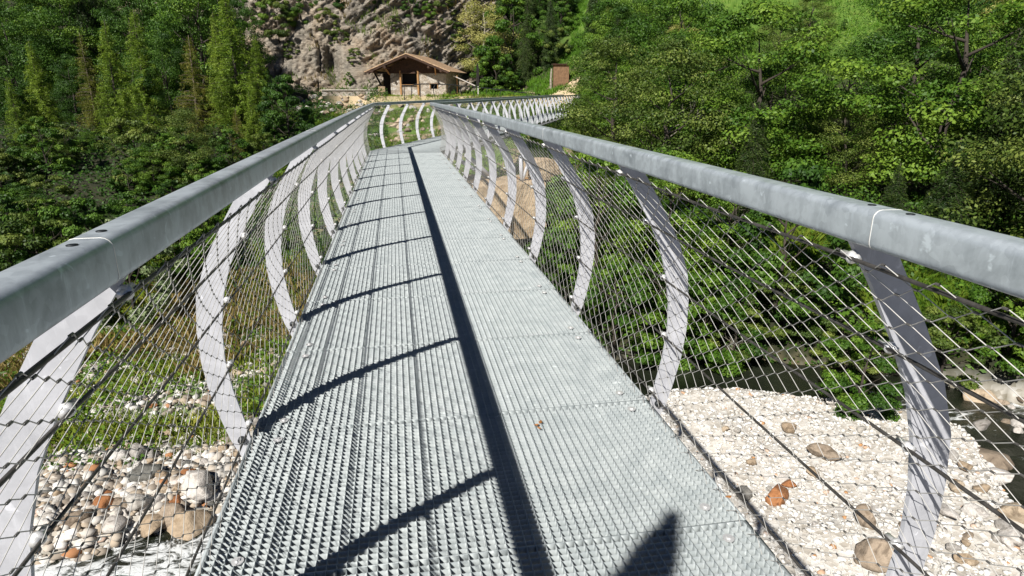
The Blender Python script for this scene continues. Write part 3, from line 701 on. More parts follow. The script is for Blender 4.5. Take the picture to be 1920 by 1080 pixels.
def stonemat(name, c1, c2, c3):
    m, n, l, p = newmat(name); tc = n.new('ShaderNodeTexCoord'); oi = n.new('ShaderNodeObjectInfo')
    ad = n.new('ShaderNodeVectorMath'); ad.operation = 'ADD'; l.new(tc.outputs['Object'], ad.inputs[0])
    cm = n.new('ShaderNodeCombineXYZ'); ml = n.new('ShaderNodeMath'); ml.operation = 'MULTIPLY'; ml.inputs[1].default_value = 40; l.new(oi.outputs['Random'], ml.inputs[0]); l.new(ml.outputs[0], cm.inputs[0]); l.new(cm.outputs[0], ad.inputs[1])
    t = noise(n, l, 3.5, 6, 0.7, ad.outputs[0], 0.8)
    m2 = n.new('ShaderNodeMath'); m2.operation = 'MULTIPLY_ADD'; l.new(oi.outputs['Random'], m2.inputs[0]); m2.inputs[1].default_value = 0.5; l.new(t.outputs[0], m2.inputs[2])
    r = ramp(n, l, m2.outputs[0], [(0.4, c1), (0.75, c2), (1.05, c3)]); l.new(r.outputs[0], p.inputs['Base Color']); p.inputs['Roughness'].default_value = 0.85
    t2 = noise(n, l, 9, 6, 0.75, ad.outputs[0], 0.6); t3 = noise(n, l, 1.6, 5, 0.6, ad.outputs[0], 2.2)
    vr = ramp(n, l, t3.outputs[0], [(0.36, (0.42, 0.40, 0.38)), (0.47, (1, 1, 1)), (0.60, (1, 1, 1)), (0.66, (0.72, 0.68, 0.62))]); v2 = ramp(n, l, t2.outputs[0], [(0.3, (0.6, 0.58, 0.55)), (0.6, (1.08, 1.06, 1.04))])
    for rr_ in (vr, v2):
        mm = n.new('ShaderNodeMix'); mm.data_type = 'RGBA'; mm.blend_type = 'MULTIPLY'; mm.inputs[0].default_value = 0.8; src = p.inputs['Base Color'].links[0].from_socket; l.new(src, mm.inputs[6]); l.new(rr_.outputs[0], mm.inputs[7]); l.new(mm.outputs[2], p.inputs['Base Color'])
    bump(n, l, t2.outputs[0], 0.6, 0.06, p); return m
SM = {'pale grey': stonemat('stone_grey', (0.30, 0.28, 0.26), (0.44, 0.42, 0.40), (0.56, 0.54, 0.50)),
      'tan': stonemat('stone_tan', (0.34, 0.26, 0.18), (0.48, 0.38, 0.27), (0.60, 0.50, 0.38)),
      'white': stonemat('stone_white', (0.62, 0.58, 0.54), (0.74, 0.71, 0.68), (0.82, 0.80, 0.77)),
      'dark grey': stonemat('stone_dark', (0.13, 0.13, 0.12), (0.20, 0.20, 0.185), (0.28, 0.27, 0.25)),
      'rusty orange': stonemat('stone_orange', (0.26, 0.11, 0.045), (0.40, 0.17, 0.065), (0.50, 0.26, 0.12)),
      'brown': stonemat('stone_brown', (0.20, 0.15, 0.11), (0.31, 0.25, 0.19), (0.42, 0.34, 0.26))}
SMESH = {k: [stone_mesh('river_stone', 10*i+j, m_) for j in range(4)] for i, (k, m_) in enumerate(SM.items())}
STONES = []
def stone(colour, x, y, size, rz=None, z=None, sink=0.25, var=None, squash=1.0):
    me = SMESH[colour][random.randrange(4) if var is None else var]
    o = link('river_stone', me); zz_ = gz(x, y) if z is None else z
    o.location = (x, y, zz_+size*0.3*(1-2*sink)); o.scale = (size*random.uniform(0.9, 1.15), size*random.uniform(0.8, 1.1), size*random.uniform(0.8, 1.15)*squash)
    o.rotation_euler = (random.uniform(-0.25, 0.25), random.uniform(-0.25, 0.25), random.uniform(0, 6.28) if rz is None else rz)
    STONES.append(o); return o
def gpt(px, py):
    v = RT @ Vector(((px-960)/FPX, (540-py)/FPX, -1.0)); t = 4.0
    while t < 200:
        q_ = Vector((0, 0, EYE))+v*t
        if q_.z < gz(q_.x, q_.y): return q_
        t += 0.08
    return q_
# hand-placed stones: (px, py, width px, colour, label)
SP = [(275, 900, 52, 'dark grey', 'dark grey smooth boulder above the orange stone on the left gravel'),
      (200, 952, 40, 'rusty orange', 'large rusty orange stone near the rapids on the left bank'),
      (232, 952, 32, 'brown', 'brown stone right beside the large rusty orange one'),
      (355, 892, 26, 'rusty orange', 'small reddish stone beside the pale slab near the deck edge'),
      (372, 925, 76, 'white', 'big pale slab of rock on the left gravel close to the deck'),
      (262, 952, 40, 'pale grey', 'rounded grey stone between the orange stone and the white one'),
      (300, 950, 30, 'white', 'bright white stone in the middle of the left cobbles'),
      (362, 1020, 95, 'tan', 'largest tan boulder at the water edge beside the deck'),
      (225, 862, 40, 'white', 'white block at the top of the left cobbles'),
      (262, 862, 42, 'pale grey', 'flat pale grey stone right of the white block'),
      (320, 985, 52, 'brown', 'brown wet boulder at the edge of the rapids'),
      (150, 985, 44, 'brown', 'dark wet stone at the left edge of the rapids'),
      (82, 995, 34, 'white', 'small white stone beside the nearest left rib'),
      (215, 998, 40, 'white', 'narrow white stone lying at the waterline'),
      (290, 1000, 55, 'tan', 'tan wedge of rock half in the rapids'),
      (1455, 938, 54, 'rusty orange', 'bright orange boulder on the white gravel bar'),
      (1545, 860, 50, 'brown', 'rounded brown boulder in the middle of the gravel bar'),
      (1620, 985, 50, 'brown', 'brown boulder beside the nearest right rib'),
      (1478, 915, 26, 'rusty orange', 'small orange pebble just above the bright orange boulder'),
      (1522, 892, 28, 'tan', 'small tan stone left of the brown boulder'),
      (1395, 935, 40, 'dark grey', 'grey stone next to the deck on the gravel bar'),
      (1835, 775, 66, 'tan', 'tan boulder lying in the shaded stream'),
      (1870, 905, 46, 'white', 'white boulder at the edge of the right stream'),
      (1860, 878, 66, 'brown', 'reddish brown flat rock in the right stream'),
      (1640, 1060, 80, 'brown', 'large wet brown rock at the foot of the gravel bar'),
      (1480, 812, 30, 'tan', 'tan stone on the upper gravel bar'),
      (1560, 760, 30, 'white', 'pale stone at the upper edge of the gravel bar'),
      (1895, 1020, 50, 'white', 'white boulder at the lower right corner of the gravel'),
      (1900, 975, 44, 'tan', 'tan boulder above the white one at the lower right corner')]
for px, py, wpx, col_, lb in SP:
    q_ = gpt(px, py); dist = (q_-Vector((0, 0, EYE))).length
    o = stone(col_, q_.x, q_.y, wpx/FPX*dist*1.12, sink=0.2); tag(o, lb, 'stone')
GROUPS = {}
def scatter(npts, pyr, pxr, sz, cols, where, sinkr=(0.1, 0.3)):
    for i in range(npts):
        px = random.uniform(*pxr); py = random.uniform(*pyr); q_ = gpt(px, py)
        if chandist(q_.x, q_.y) < 0.9 and random.random() < 0.8: continue
        c_ = random.choices(list(cols), list(cols.values()))[0]
        s_z = random.uniform(sz[0], sz[1])**1.0
        o = stone(c_, q_.x, q_.y, s_z, sink=random.uniform(*sinkr)); g_ = '%s stones %s' % (c_, where)
        tag(o, '%s river stone among the %s' % (c_, where), 'stone', g_)
LC = {'pale grey': 5, 'tan': 5, 'white': 3, 'dark grey': 1.2, 'rusty orange': 0.5, 'brown': 1}
scatter(100, (840, 1005), (70, 460), (0.13, 0.34), LC, 'cobbles on the left bank')
scatter(76, (610, 850), (110, 520), (0.18, 0.5), LC, 'grass tufts of the left bank')
scatter(42, (750, 1075), (1340, 1900), (0.10, 0.30), {'white': 8, 'tan': 3, 'pale grey': 2}, 'gravel of the right bar')
scatter(20, (760, 1060), (1700, 1915), (0.25, 0.5), {'white': 5, 'tan': 3, 'pale grey': 2, 'brown': 1}, 'rocks along the right stream')
for i in range(34):
    px = random.uniform(1700, 1916); py = random.uniform(750, 1075); q_ = gpt(px, py)
    if chandist(q_.x, q_.y) > 1.7: continue
    c_ = random.choice(['tan', 'brown', 'white', 'pale grey', 'brown']); o = stone(c_, q_.x, q_.y, random.uniform(0.22, 0.55), z=WATER-0.05, sink=0.15)
    tag(o, '%s boulder standing in the water of the right stream' % c_, 'stone', '%s boulders standing in the right stream' % c_)
# rubble of the open slope and terrace edge
for i in range(130):
    px = random.uniform(560, 850); py = random.uniform(196, 268) if px > 690 else random.uniform(185, 215)
    q_ = gpt(px, py); c_ = random.choice(['tan', 'pale grey', 'white', 'tan'] if px < 700 else ['tan', 'pale grey', 'brown', 'tan'])
    o = stone(c_, q_.x, q_.y, random.uniform(0.3, 0.9) if px > 690 else random.uniform(0.4, 0.9), sink=0.3); o.name = 'slope_rock'
    tag(o, '%s rock on the open slope below the stone hut' % c_, 'rock', '%s rocks below the hut' % c_)
# pebbles: nobody could count them
base = []
import bmesh
bm = bmesh.new(); bmesh.ops.create_icosphere(bm, subdivisions=1, radius=0.5); bv = np.array([v_.co[:] for v_ in bm.verts]); bf = np.array([[v_.index for v_ in f_.verts] for f_ in bm.faces]); bm.free()
def pebbles(name, N, xr, yr, cond, szr, label, mat, pw=2.2):
    X = rng.uniform(*xr, N*4); Y = rng.uniform(*yr, N*4); k = cond(X, Y); X = X[k][:N]; Y = Y[k][:N]; N = len(X)
    S = szr[0]+(szr[1]-szr[0])*rng.random(N)**pw; Z = ground(X, Y)+S*0.12
    a = rng.uniform(0, 6.28, N); sc = np.stack([S*rng.uniform(0.8, 1.4, N), S*rng.uniform(0.6, 1.0, N), S*rng.uniform(0.4, 0.7, N)], 1)
    jit = 1+0.30*rng.standard_normal((N, len(bv), 1)).clip(-1.5, 1.5)
    P = bv[None]*jit*sc[:, None, :]
    c, s_ = np.cos(a)[:, None], np.sin(a)[:, None]
    PX = P[:, :, 0]*c-P[:, :, 1]*s_+X[:, None]; PY = P[:, :, 0]*s_+P[:, :, 1]*c+Y[:, None]; PZ = P[:, :, 2]+Z[:, None]
    V = np.stack([PX, PY, PZ], 2).reshape(-1, 3); F = (bf[None]+np.arange(N)[:, None, None]*len(bv)).reshape(-1, 3)
    tone = np.repeat(rng.random(N), len(bv))
    o = link(name, npmesh(name, V, F, mat, False, dict(tone=tone))); tag(o, label, 'pebbles', None, 'stuff')
m, n, l, p = newmat('pebble_mix'); a_ = n.new('ShaderNodeAttribute'); a_.attribute_name = 'tone'
r = ramp(n, l, a_.outputs['Fac'], [(0.0, (0.24, 0.21, 0.18)), (0.25, (0.45, 0.37, 0.28)), (0.5, (0.56, 0.52, 0.47)), (0.8, (0.68, 0.66, 0.62)), (0.96, (0.76, 0.74, 0.71)), (0.97, (0.42, 0.20, 0.09))])
l.new(r.outputs[0], p.inputs['Base Color']); p.inputs['Roughness'].default_value = 0.85; M_PEB = m
dry = lambda X, Y: (chandist(X, Y) > 1.15)
pebbles('left_pebbles', 15000, (-13, -1.0), (8.3, 20.5), lambda X, Y: dry(X, Y) & (rng.random(len(X)) < np.where(Y > 12.8, 0.22, 1.0)), (0.05, 0.27), 'pale pebbles and cobbles covering the left bank of the river', M_PEB)
m, n, l, p = newmat('pale_pebble_mix'); a_ = n.new('ShaderNodeAttribute'); a_.attribute_name = 'tone'
r = ramp(n, l, a_.outputs['Fac'], [(0.0, (0.36, 0.33, 0.29)), (0.15, (0.66, 0.63, 0.58)), (0.6, (0.80, 0.78, 0.74)), (0.95, (0.86, 0.85, 0.83)), (0.985, (0.50, 0.27, 0.12))])
l.new(r.outputs[0], p.inputs['Base Color']); p.inputs['Roughness'].default_value = 0.85
pebbles('gravel_bar_pebbles', 16000, (3.8, 13.2), (3.5, 13.6), dry, (0.02, 0.13), 'small whitish pebbles covering the gravel bar right of the bridge', m, 2.6)

# path railing on the terrace
rl = empty('path_railing', (0, 0, 0)); tag(rl, 'thin dark metal railing with curved posts along the hut path', 'railing')
RPX = [(758, 160, 180), (772, 160, 177), (788, 157.5, 175), (815, 157.5, 181), (843, 158.5, 178), (866, 161, 182), (890, 163, 181), (914, 165.5, 181), (940, 168.5, 185), (965, 171.5, 187), (990, 175, 188), (1012, 177.5, 190)]
tops = []
for i, (px, pt_, pb_) in enumerate(RPX):
    Y = 55.3+0.25*min(i, 4) if i < 5 else 56.3+0.1*(i-5)
    T = at(px, pt_, Y); B = at(px, pb_+1, Y); tops.append(T)
    lean = Vector((-0.10, 0, 0)); mid = (T+B)/2+Vector((-0.12 if i > 2 else 0, 0, 0.1))
    b = MB(); b.tube([B-Vector((0, 0, 1.0)) if i > 7 else B-Vector((0, 0, 0.3)), B, mid, T+Vector((0.04 if i > 2 else 0, 0, 0))], 0.035, 6); b.build('post', M_DARKSTEEL, rl, True)
b = MB(); b.tube([tops[0]+Vector((-0.2, 0, 0))]+tops, 0.042, 6); b.build('top_rail', M_DARKSTEEL, rl, True)

# ------------------------------------------------------------------ vegetation
def leaves(centres, dirs, size, aspect, tone, up=0.35, rs=rng):
    N = len(centres); n_ = dirs+rs.normal(0, 0.55, (N, 3)); n_[:, 2] += up; n_ /= np.linalg.norm(n_, axis=1)[:, None]
    t = rs.normal(0, 1, (N, 3)); t -= (t*n_).sum(1)[:, None]*n_; t /= np.linalg.norm(t, axis=1)[:, None]; b_ = np.cross(n_, t)
    s_ = size*rs.uniform(0.65, 1.35, N)[:, None]
    V = np.stack([centres-t*s_*0.5, centres+b_*s_*aspect*0.5+t*s_*0.05, centres+t*s_*0.5, centres-b_*s_*aspect*0.5+t*s_*0.05], 1).reshape(-1, 3)
    F = np.arange(4*N).reshape(-1, 4); return V, F, np.repeat(tone, 4)
def limbs(b, H, r0, seed, spread, k=9, z0=0.3, n=6):
    r_ = random.Random(seed)
    tr = [Vector((0, 0, -0.5))]
    for i in range(1, 7): tr.append(Vector((r_.gauss(0, 0.025)*H*i/6, r_.gauss(0, 0.025)*H*i/6, H*0.92*i/6)))
    b.tube(tr, [r0*(1-0.88*i/6) for i in range(7)], 8)
    for i in range(k):
        f = z0+(0.8-z0)*i/k; j = int(f*6/0.92); P0 = tr[min(j, 5)].lerp(tr[min(j+1, 6)], (f*6/0.92) % 1)
        a = i*2.4+r_.uniform(-0.4, 0.4); Lb = spread*(1.05-f*0.6)*r_.uniform(0.7, 1.05)
        D = Vector((cos(a), sin(a), r_.uniform(0.35, 0.9))).normalized()
        pts = [P0, P0+D*Lb*0.4, P0+D*Lb*0.75+Vector((0, 0, 0.05*Lb)), P0+D*Lb+Vector((0, 0, 0.12*Lb))]
        b.tube(pts, [r0*0.38, r0*0.25, r0*0.14, r0*0.05], 5)
        for q_ in range(2):
            D2 = (D+Vector((r_.gauss(0, .6), r_.gauss(0, .6), r_.uniform(0, .5)))).normalized(); b.tube([pts[1+q_], pts[1+q_]+D2*Lb*0.4], [r0*0.14, r0*0.04], 4)
def broad(seed, mat, N=9000, W=0.36, leaf=0.022, clumps=46, zlo=0.16, squash=1.0, bark=None, top=1.0, gap=0.0):
    """unit-height broadleaf tree: crown of leaf clumps, returns (crown mesh, trunk mesh)"""
    rs = np.random.default_rng(seed); C_ = []
    for i in range(clumps):
        u = rs.random(); h = zlo+(top-zlo)*u; prof = np.interp(u, [0, 0.2, 0.5, 0.8, 1.0], [0.55, 0.95, 1.0, 0.68, 0.12])
        a = rs.uniform(0, 6.28); rr_ = W*prof*rs.uniform(0.55, 1.08); C_.append((rr_*cos(a), rr_*sin(a), h*squash, rs.uniform(0.048, 0.108)*(1.1-0.35*u)))
    C_ = np.array(C_); w = C_[:, 3]**2; idx = rs.choice(clumps, N, p=w/w.sum())
    d = rs.normal(0, 1, (N, 3)); d /= np.linalg.norm(d, axis=1)[:, None]
    rad = C_[idx, 3]*rs.uniform(0.35, 1.12, N)**0.6
    P = C_[idx, :3]+d*rad[:, None]*np.array([1.32, 1.32, 0.60])
    tone = np.clip(0.5+rs.normal(0, 0.13, N)+(rs.random(clumps)[idx]-0.5)*0.6, 0, 1)
    V, F, T = leaves(P, d, leaf, 0.62, tone, 0.35, rs)
    crown = npmesh('crown', V, F, mat, False, dict(tone=T))
    b = MB(); limbs(b, 0.9, 0.022, seed, W*0.9, 10, 0.22 if zlo > 0.1 else 0.1); return crown, b.mesh('trunk', bark or M_BARK, True)
def conifer(seed, mat, N=9000, W=0.2, leaf=0.03, whorls=26, droop=0.15, zlo=0.08, asp=0.16, bark=None, brush=0.045, vz=0.6, tipc=0.012):
    rs = np.random.default_rng(seed); PP = []; DD = []; b = MB(); b.tube([(0, 0, -0.05), (0.004, 0, 0.5), (0, 0.003, 1.0)], [0.015, 0.009, 0.002], 7); TT = []
    tot = 0; br = []
    for w_ in range(whorls):
        u = (w_+0.5)/whorls; h = zlo+(1-zlo)*u
        for k in range(rs.integers(5, 8)):
            Lb = W*(1-u)**0.8*rs.uniform(0.6, 1.12)*(0.75+0.25*min(1, u*6))+tipc; br.append((h+rs.uniform(-0.01, 0.01), rs.uniform(0, 6.28), Lb, rs.uniform(0, 1)))
    wts = np.array([x[2] for x in br])**1.15; cnt = np.round(N*wts/wts.sum()).astype(int)
    for (h, a, Lb, tn), c in zip(br, cnt):
        t = rs.random(c)**0.75; dx, dy = cos(a), sin(a); dz = -droop*Lb/W*t*t*W*2+0.15*Lb*t
        side = rs.normal(0, brush, c)*(1-0.3*t); vert = -np.abs(rs.normal(0, brush*vz, c))
        P = np.stack([dx*Lb*t-dy*side, dy*Lb*t+dx*side, h+dz+vert], 1); PP.append(P)
        DD.append(np.tile([dx*0.3, dy*0.3, 0.5], (c, 1))); TT.append(np.clip(0.35+0.35*t+0.2*(tn-0.5)+rs.normal(0, 0.12, c), 0, 1))
        if Lb > 0.05: b.tube([(0, 0, h), (dx*Lb*0.5, dy*Lb*0.5, h+0.05*Lb), (dx*Lb, dy*Lb, h-droop*Lb*2+0.15*Lb)], [0.0022, 0.0013, 0.0005], 3, cap=False)
    P = np.concatenate(PP); D = np.concatenate(DD); T = np.concatenate(TT)
    V, F, T = leaves(P, D, leaf, asp, T, 0.2, rs)
    return npmesh('crown', V, F, mat, False, dict(tone=T)), b.mesh('trunk', bark or M_BARK, True)
KIND = {
 'broad1': (broad(1, L_GREEN, 26000, 0.36, 0.0145, 84, 0.09), 'bushy mid green broadleaf tree', 'broadleaf_tree'),
 'broad2': (broad(2, L_DEEP, 26000, 0.33, 0.015, 80, 0.09), 'deep green leafy broadleaf tree', 'broadleaf_tree'),
 'broad3': (broad(3, L_OLIVE, 26000, 0.34, 0.0135, 84, 0.1), 'olive green loose broadleaf tree', 'broadleaf_tree'),
 'broad4': (broad(4, L_GREEN, 24000, 0.42, 0.016, 72, 0.06), 'wide spreading green broadleaf tree', 'broadleaf_tree'),
 'birch': (broad(5, L_PALE, 16000, 0.27, 0.0125, 56, 0.26, bark=M_BARKLT), 'airy pale yellow green birch', 'birch_tree'),
 'bush': (broad(6, L_GREEN, 16000, 0.55, 0.030, 44, 0.05, 0.95), 'round leafy green bush', 'bush'),
 'bush2': (broad(7, L_DEEP, 16000, 0.52, 0.029, 44, 0.05, 0.95), 'dense dark green bush', 'bush'),
 'bush3': (broad(12, L_OLIVE, 16000, 0.58, 0.029, 44, 0.05, 0.95), 'loose olive green bush', 'bush'),
 'sage': (broad(8, L_SAGE, 10000, 0.60, 0.036, 36, 0.05, 0.9), 'pale sage green willow bush', 'bush'),
 'larch': (conifer(1, L_LARCH, 19000, 0.22, 0.021, 30, 0.10, 0.05, 0.17, brush=0.015, vz=1.9), 'feathery yellow green larch', 'larch_tree'),
 'larch2': (conifer(9, L_LARCHB, 13000, 0.22, 0.020, 26, 0.10, 0.06, 0.16, brush=0.015, vz=1.9, bark=simple('larch_bark', (0.12, 0.09, 0.065), (0.24, 0.19, 0.14), 8)), 'thin browning larch', 'larch_tree'),
 'spruce': (conifer(3, L_SPRUCE, 24000, 0.22, 0.020, 30, 0.30, 0.04, 0.18, brush=0.022, vz=1.4), 'dark drooping spruce', 'spruce_tree'),
}
rs_ = np.random.default_rng(3); N_ = 70000; dz_ = 9.2*rs_.random(N_)**1.6; wob = 1+0.16*np.sin(dz_*14+rs_.normal(0, 0.4, N_)); R_ = 0.098*np.where(dz_ < 0.3, (dz_/0.3)**1.0, (np.maximum(dz_, 0.3)/0.3)**0.5)*wob*rs_.random(N_)**0.5
a_ = rs_.uniform(0, 6.28, N_); P_ = np.stack([R_*np.cos(a_), R_*np.sin(a_), 9.4-dz_], 1)/9.4
V_, F_, T_ = leaves(P_, np.stack([np.cos(a_), np.sin(a_), 0*a_-0.3], 1), 0.0055, 0.5, np.clip(0.4+rs_.normal(0, 0.15, N_), 0, 1), 0.2, rs_)
KIND['spire'] = ((npmesh('crown', V_, F_, L_SPRUCE, False, dict(tone=T_)), KIND['spruce'][0][1]), 'slim dark spruce', 'spruce_tree')
TREES = []      # (object, kind, region, px)
PROTO = {}
def tree(kind, x, y, H, region, wide=1.0, z=None, label=None, rz=None):
    (cm_, tm_), desc, nm = KIND[kind]
    r_ = empty(nm, (x, y, (gz(x, y) if z is None else z)-0.1), random.uniform(0, 6.28) if rz is None else rz)
    r_.scale = (H*wide, H*wide*random.uniform(0.92, 1.08), H)
    
    if region != 'near bank': r_.rotation_euler[0] = random.uniform(-0.04, 0.04); r_.rotation_euler[1] = random.uniform(-0.04, 0.04)
    link('crown', cm_, r_); link('trunk', tm_, r_)
    TREES.append([r_, kind, region, x, y, H, label]); return r_
def tree_px(kind, px, ptop, Y, region, wide=1.0, label=None, base=None):
    T = at(px, ptop, Y); zb = gz(T.x, Y) if base is None else base; H = max(1.0, T.z-zb); return tree(kind, T.x, Y, H, region, wide, zb, label)
# ---- left forest
LT = [('larch', 57, 72, 44, 1.0), ('larch2', 150, 58, 49, 0.9), ('larch', 188, 32, 46, 0.95), ('larch', 245, 12, 50, 1.0), ('larch2', 345, 62, 43, 1.1),
      ('larch', 425, -25, 45, 1.05), ('larch', 395, 20, 49, 0.9), ('larch', 470, 168, 37, 1.15), ('larch2', 440, 200, 36, 1.1), ('larch', 470, 60, 50, 1.0), ('larch', 15, 140, 43, 1.0),
      ('broad1', 100, -40, 60, 0.9), ('broad1', 20, -30, 64, 1.0), ('broad2', 160, -50, 66, 0.9), ('broad2', 300, -50, 62, 0.9), ('broad3', 350, -30, 56, 0.8), ('broad2', 5, 70, 54, 0.9),
      ('broad1', 220, -20, 58, 0.8), ('broad3', 300, 60, 50, 0.75), ('broad2', 385, -50, 60, 0.8), ('broad2', 120, 100, 52, 0.8), ('spruce', 270, -30, 66, 1), ('spruce', 60, -60, 70, 1),
      ('broad3', 450, 0, 58, 0.7), ('bush2', 530, 135, 42, 0.72), ('bush2', 505, 165, 44, 0.7), ('broad3', 500, 130, 50, 0.6)]
for k, px, py, Y, w_ in LT: tree_px('broad2' if (k in ('broad1', 'broad3') and Y >= 49 and px > 110) else k, px, py, Y, 'left forest', w_)
random.seed(40)
for i in range(22):
    px = random.uniform(-80, 430); Y = random.uniform(53, 68); tree_px(random.choice(['broad2', 'spruce', 'broad2', 'spruce', 'broad1']), px, random.uniform(-90, 40), Y, 'upper left wood', 0.95)
random.seed(21)
for i in range(34):                            # shrubby middle rows of the left slope
    Y = random.uniform(33, 44); px = random.uniform(-60, 500); k = random.choice(['bush3', 'bush', 'bush3', 'broad3', 'broad1', 'bush'])
    tp = 168+(Y*-0.0)+random.uniform(35, 130) if px < 420 else random.uniform(225, 290)
    tree_px(k, px, tp, Y, 'left slope', 0.8 if k.startswith('bush') else 1.15)
for i in range(44):                            # front row over the gravel
    px = random.uniform(-120, 640); Y = random.uniform(21.5, 31); tp = np.interp(px, [-100, 0, 420, 520, 640], [330, 320, 345, 385, 420])+random.uniform(-25, 60)+(31-Y)*6
    k = random.choice(['bush', 'bush2', 'bush', 'broad1', 'bush3', 'broad2'])
    q_ = at(px, tp, Y)
    if q_.x > -2.4: continue
    tree_px(k, px, tp, Y, 'left bank', 0.9 if k.startswith('bush') else 1.3)
tree_px('sage', 212, 378, 20.8, 'left bank', 0.7, 'pale sage green willow bush rising above the left handrail')
tree_px('bush', 560, 330, 32, 'left slope', 0.9); tree_px('bush2', 590, 300, 35, 'left slope', 0.8); tree_px('bush', 625, 245, 40, 'left slope', 0.9); tree_px('bush3', 660, 246, 42, 'left slope', 0.8)
tree_px('bush', 600, 232, 44, 'left slope', 0.9); tree_px('bush2', 555, 205, 46, 'left slope', 0.9)
# ---- behind the hut and right of it
CT = [('birch', 905, -8, 72, 1.15), ('bush', 930, 82, 67, 0.85), ('bush2', 955, 105, 68, 0.8), ('spruce', 985, -60, 80, 1.0), ('spruce', 1010, -40, 84, 1.0), ('broad2', 960, -40, 78, 0.8),
      ('broad3', 870, -50, 84, 0.7), ('broad2', 1035, 20, 74, 0.9), ('broad2', 1060, -30, 78, 0.9), ('spruce', 935, -90, 88, 1.0), ('broad2', 1100, -40, 84, 1.0)]
for k, px, py, Y, w_ in CT: tree_px(k, px, py, Y, 'slope behind the hut', w_)
for px, py, k, wpx in [(520, 40, 'bush3', 90), (560, 20, 'bush', 80), (610, 45, 'bush3', 60), (700, 20, 'bush2', 60), (770, 15, 'bush2', 50), (800, 35, 'bush', 60), (640, 75, 'bush3', 50), (665, 110, 'bush3', 44), (655, 150, 'bush', 30), (480, 20, 'bush', 90), (830, 25, 'bush3', 70), (740, 45, 'bush3', 36), (545, 95, 'bush3', 40), (855, 70, 'bush3', 60), (885, 110, 'bush3', 60), (620, 5, 'bush2', 70)]:
    q_ = cliff_pt(px, py); hgt = wpx/FPX*q_.y*0.8
    tree(k, q_.x, q_.y, hgt, 'cliff ledges', 0.8, q_.z-hgt*0.35)
random.seed(77)
for i in range(26):
    px = random.uniform(955, 1075); Y = random.uniform(68, 88); tp = random.uniform(-20, 110)-(Y-68)*2
    if px < 1045 and Y < 72 and tp > 90: continue
    tree_px(random.choice(['bush', 'broad3', 'broad2', 'bush2', 'bush3', 'spruce']), px, tp, Y, 'slope behind the hut', 0.8)
# ---- right forest
RTL = [('broad1', 1120, 98, 46, 0.78), ('broad1', 1175, 120, 43, 0.9), ('broad2', 1090, 150, 50, 0.8), ('birch', 1310, 45, 44, 1.15), ('birch', 1345, 130, 41, 1.0), ('birch', 1270, 40, 50, 1.0),
       ('broad3', 1230, 60, 48, 0.9), ('broad2', 1210, -20, 62, 0.9), ('spruce', 1110, -30, 72, 1.0), ('spruce', 1160, 0, 66, 1), ('broad2', 1400, 40, 52, 0.9), ('broad2', 1480, 22, 74, 0.45), ('broad1', 1590, 5, 64, 0.6),
       ('broad3', 1500, 130, 46, 0.9), ('broad1', 1590, 150, 40, 0.9), ('broad3', 1640, 120, 48, 0.9), ('broad1', 1400, 170, 38, 1.0), ('broad1', 1760, 60, 50, 0.9), ('broad3', 1850, 10, 52, 1.0), ('broad2', 1930, 0, 46, 1.0),
       ('broad3', 1900, 120, 40, 1.0), ('broad2', 1820, 150, 42, 0.9), ('broad1', 1720, 180, 36, 1.0), ('spruce', 1800, 252, 17, 1.45), ('spruce', 1690, 300, 19.5, 1.3), ('broad3', 1520, 240, 33, 1.0), ('broad1', 1660, 220, 34, 1.0),
       ('broad3', 1440, 110, 55, 0.8), ('broad2', 1340, -30, 70, 0.9), ('broad3', 1290, 5, 66, 0.9), ('broad1', 1700, 20, 60, 0.6), ('broad2', 1800, -20, 66, 1), ('broad2', 1900, -60, 66, 1), ('broad3', 1390, 10, 66, 0.7)]
for k, px, py, Y, w_ in RTL: tree_px(k, px, py, Y, 'right forest', w_)
random.seed(5)
def bankdist(x, y): return (y-float(np.interp(x, BX, BY)))*0.86
cnt = 0
for i in range(900):
    x = random.uniform(6, 46); y = random.uniform(2, 60); d = bankdist(x, y)
    if d < 0.8 or d > 46: continue
    if any((t_[3]-x)**2+(t_[4]-y)**2 < (2.5+0.04*d)**2 for t_ in TREES): continue
    # keep the bridge and the view of it clear
    s_ = (Vector((x, y, 0))-Vector((CX, SB, 0))).dot(DIR2); o_ = (Vector((x, y, 0))-Vector((CX, SB, 0))).dot(NRM2)
    if -1 < s_ < 48 and -3.5 < o_ < 3.5: continue
    H = random.uniform(4.5, 8.5) if d > 5 else random.uniform(2.8, 5.0)
    q_ = proj((x, y, gz(x, y)+H)); 
    if q_ is None or q_[0] > 2300: continue
    hwp = H*0.34/y*FPX
    if q_[0]-hwp < 1050 and q_[1] < (215 if q_[0] < 1000 else 240)+20: 
        if q_[0]+hwp < 1050 or y < 50: 
            H = min(H, EYE-0.05*y-gz(x, y)-0.6)
            if H < 1.8: continue
    if 1440 < q_[0] < 1700 and q_[1] < 130: H *= 0.6
    if y < 17.5 and d > 1.5 and 1560 < q_[0] < 2100 and q_[1] < 470: H *= 0.5
    if q_[0] < 700: continue
    k = random.choices(['broad1', 'broad2', 'broad3', 'broad4', 'birch', 'spruce'], [5, 4, 5, 3, 0.7, 0.8])[0]
    if d < 5: k = random.choice(['bush', 'bush3', 'broad4', 'bush', 'bush2'])
    if d < 5 and H < 3 : pass
    tree(k, x, y, H, 'right bank' if d < 5 else 'right forest', 0.8 if k.startswith('bush') else 1.15); cnt += 1
    if cnt > 150: break
print('random right trees', cnt)
q_ = gpt(1640, 785); tree('bush', q_.x, q_.y+0.6, 2.3, 'right bank', 0.85, None, 'bright green bush hanging over the gravel bar at the stream')
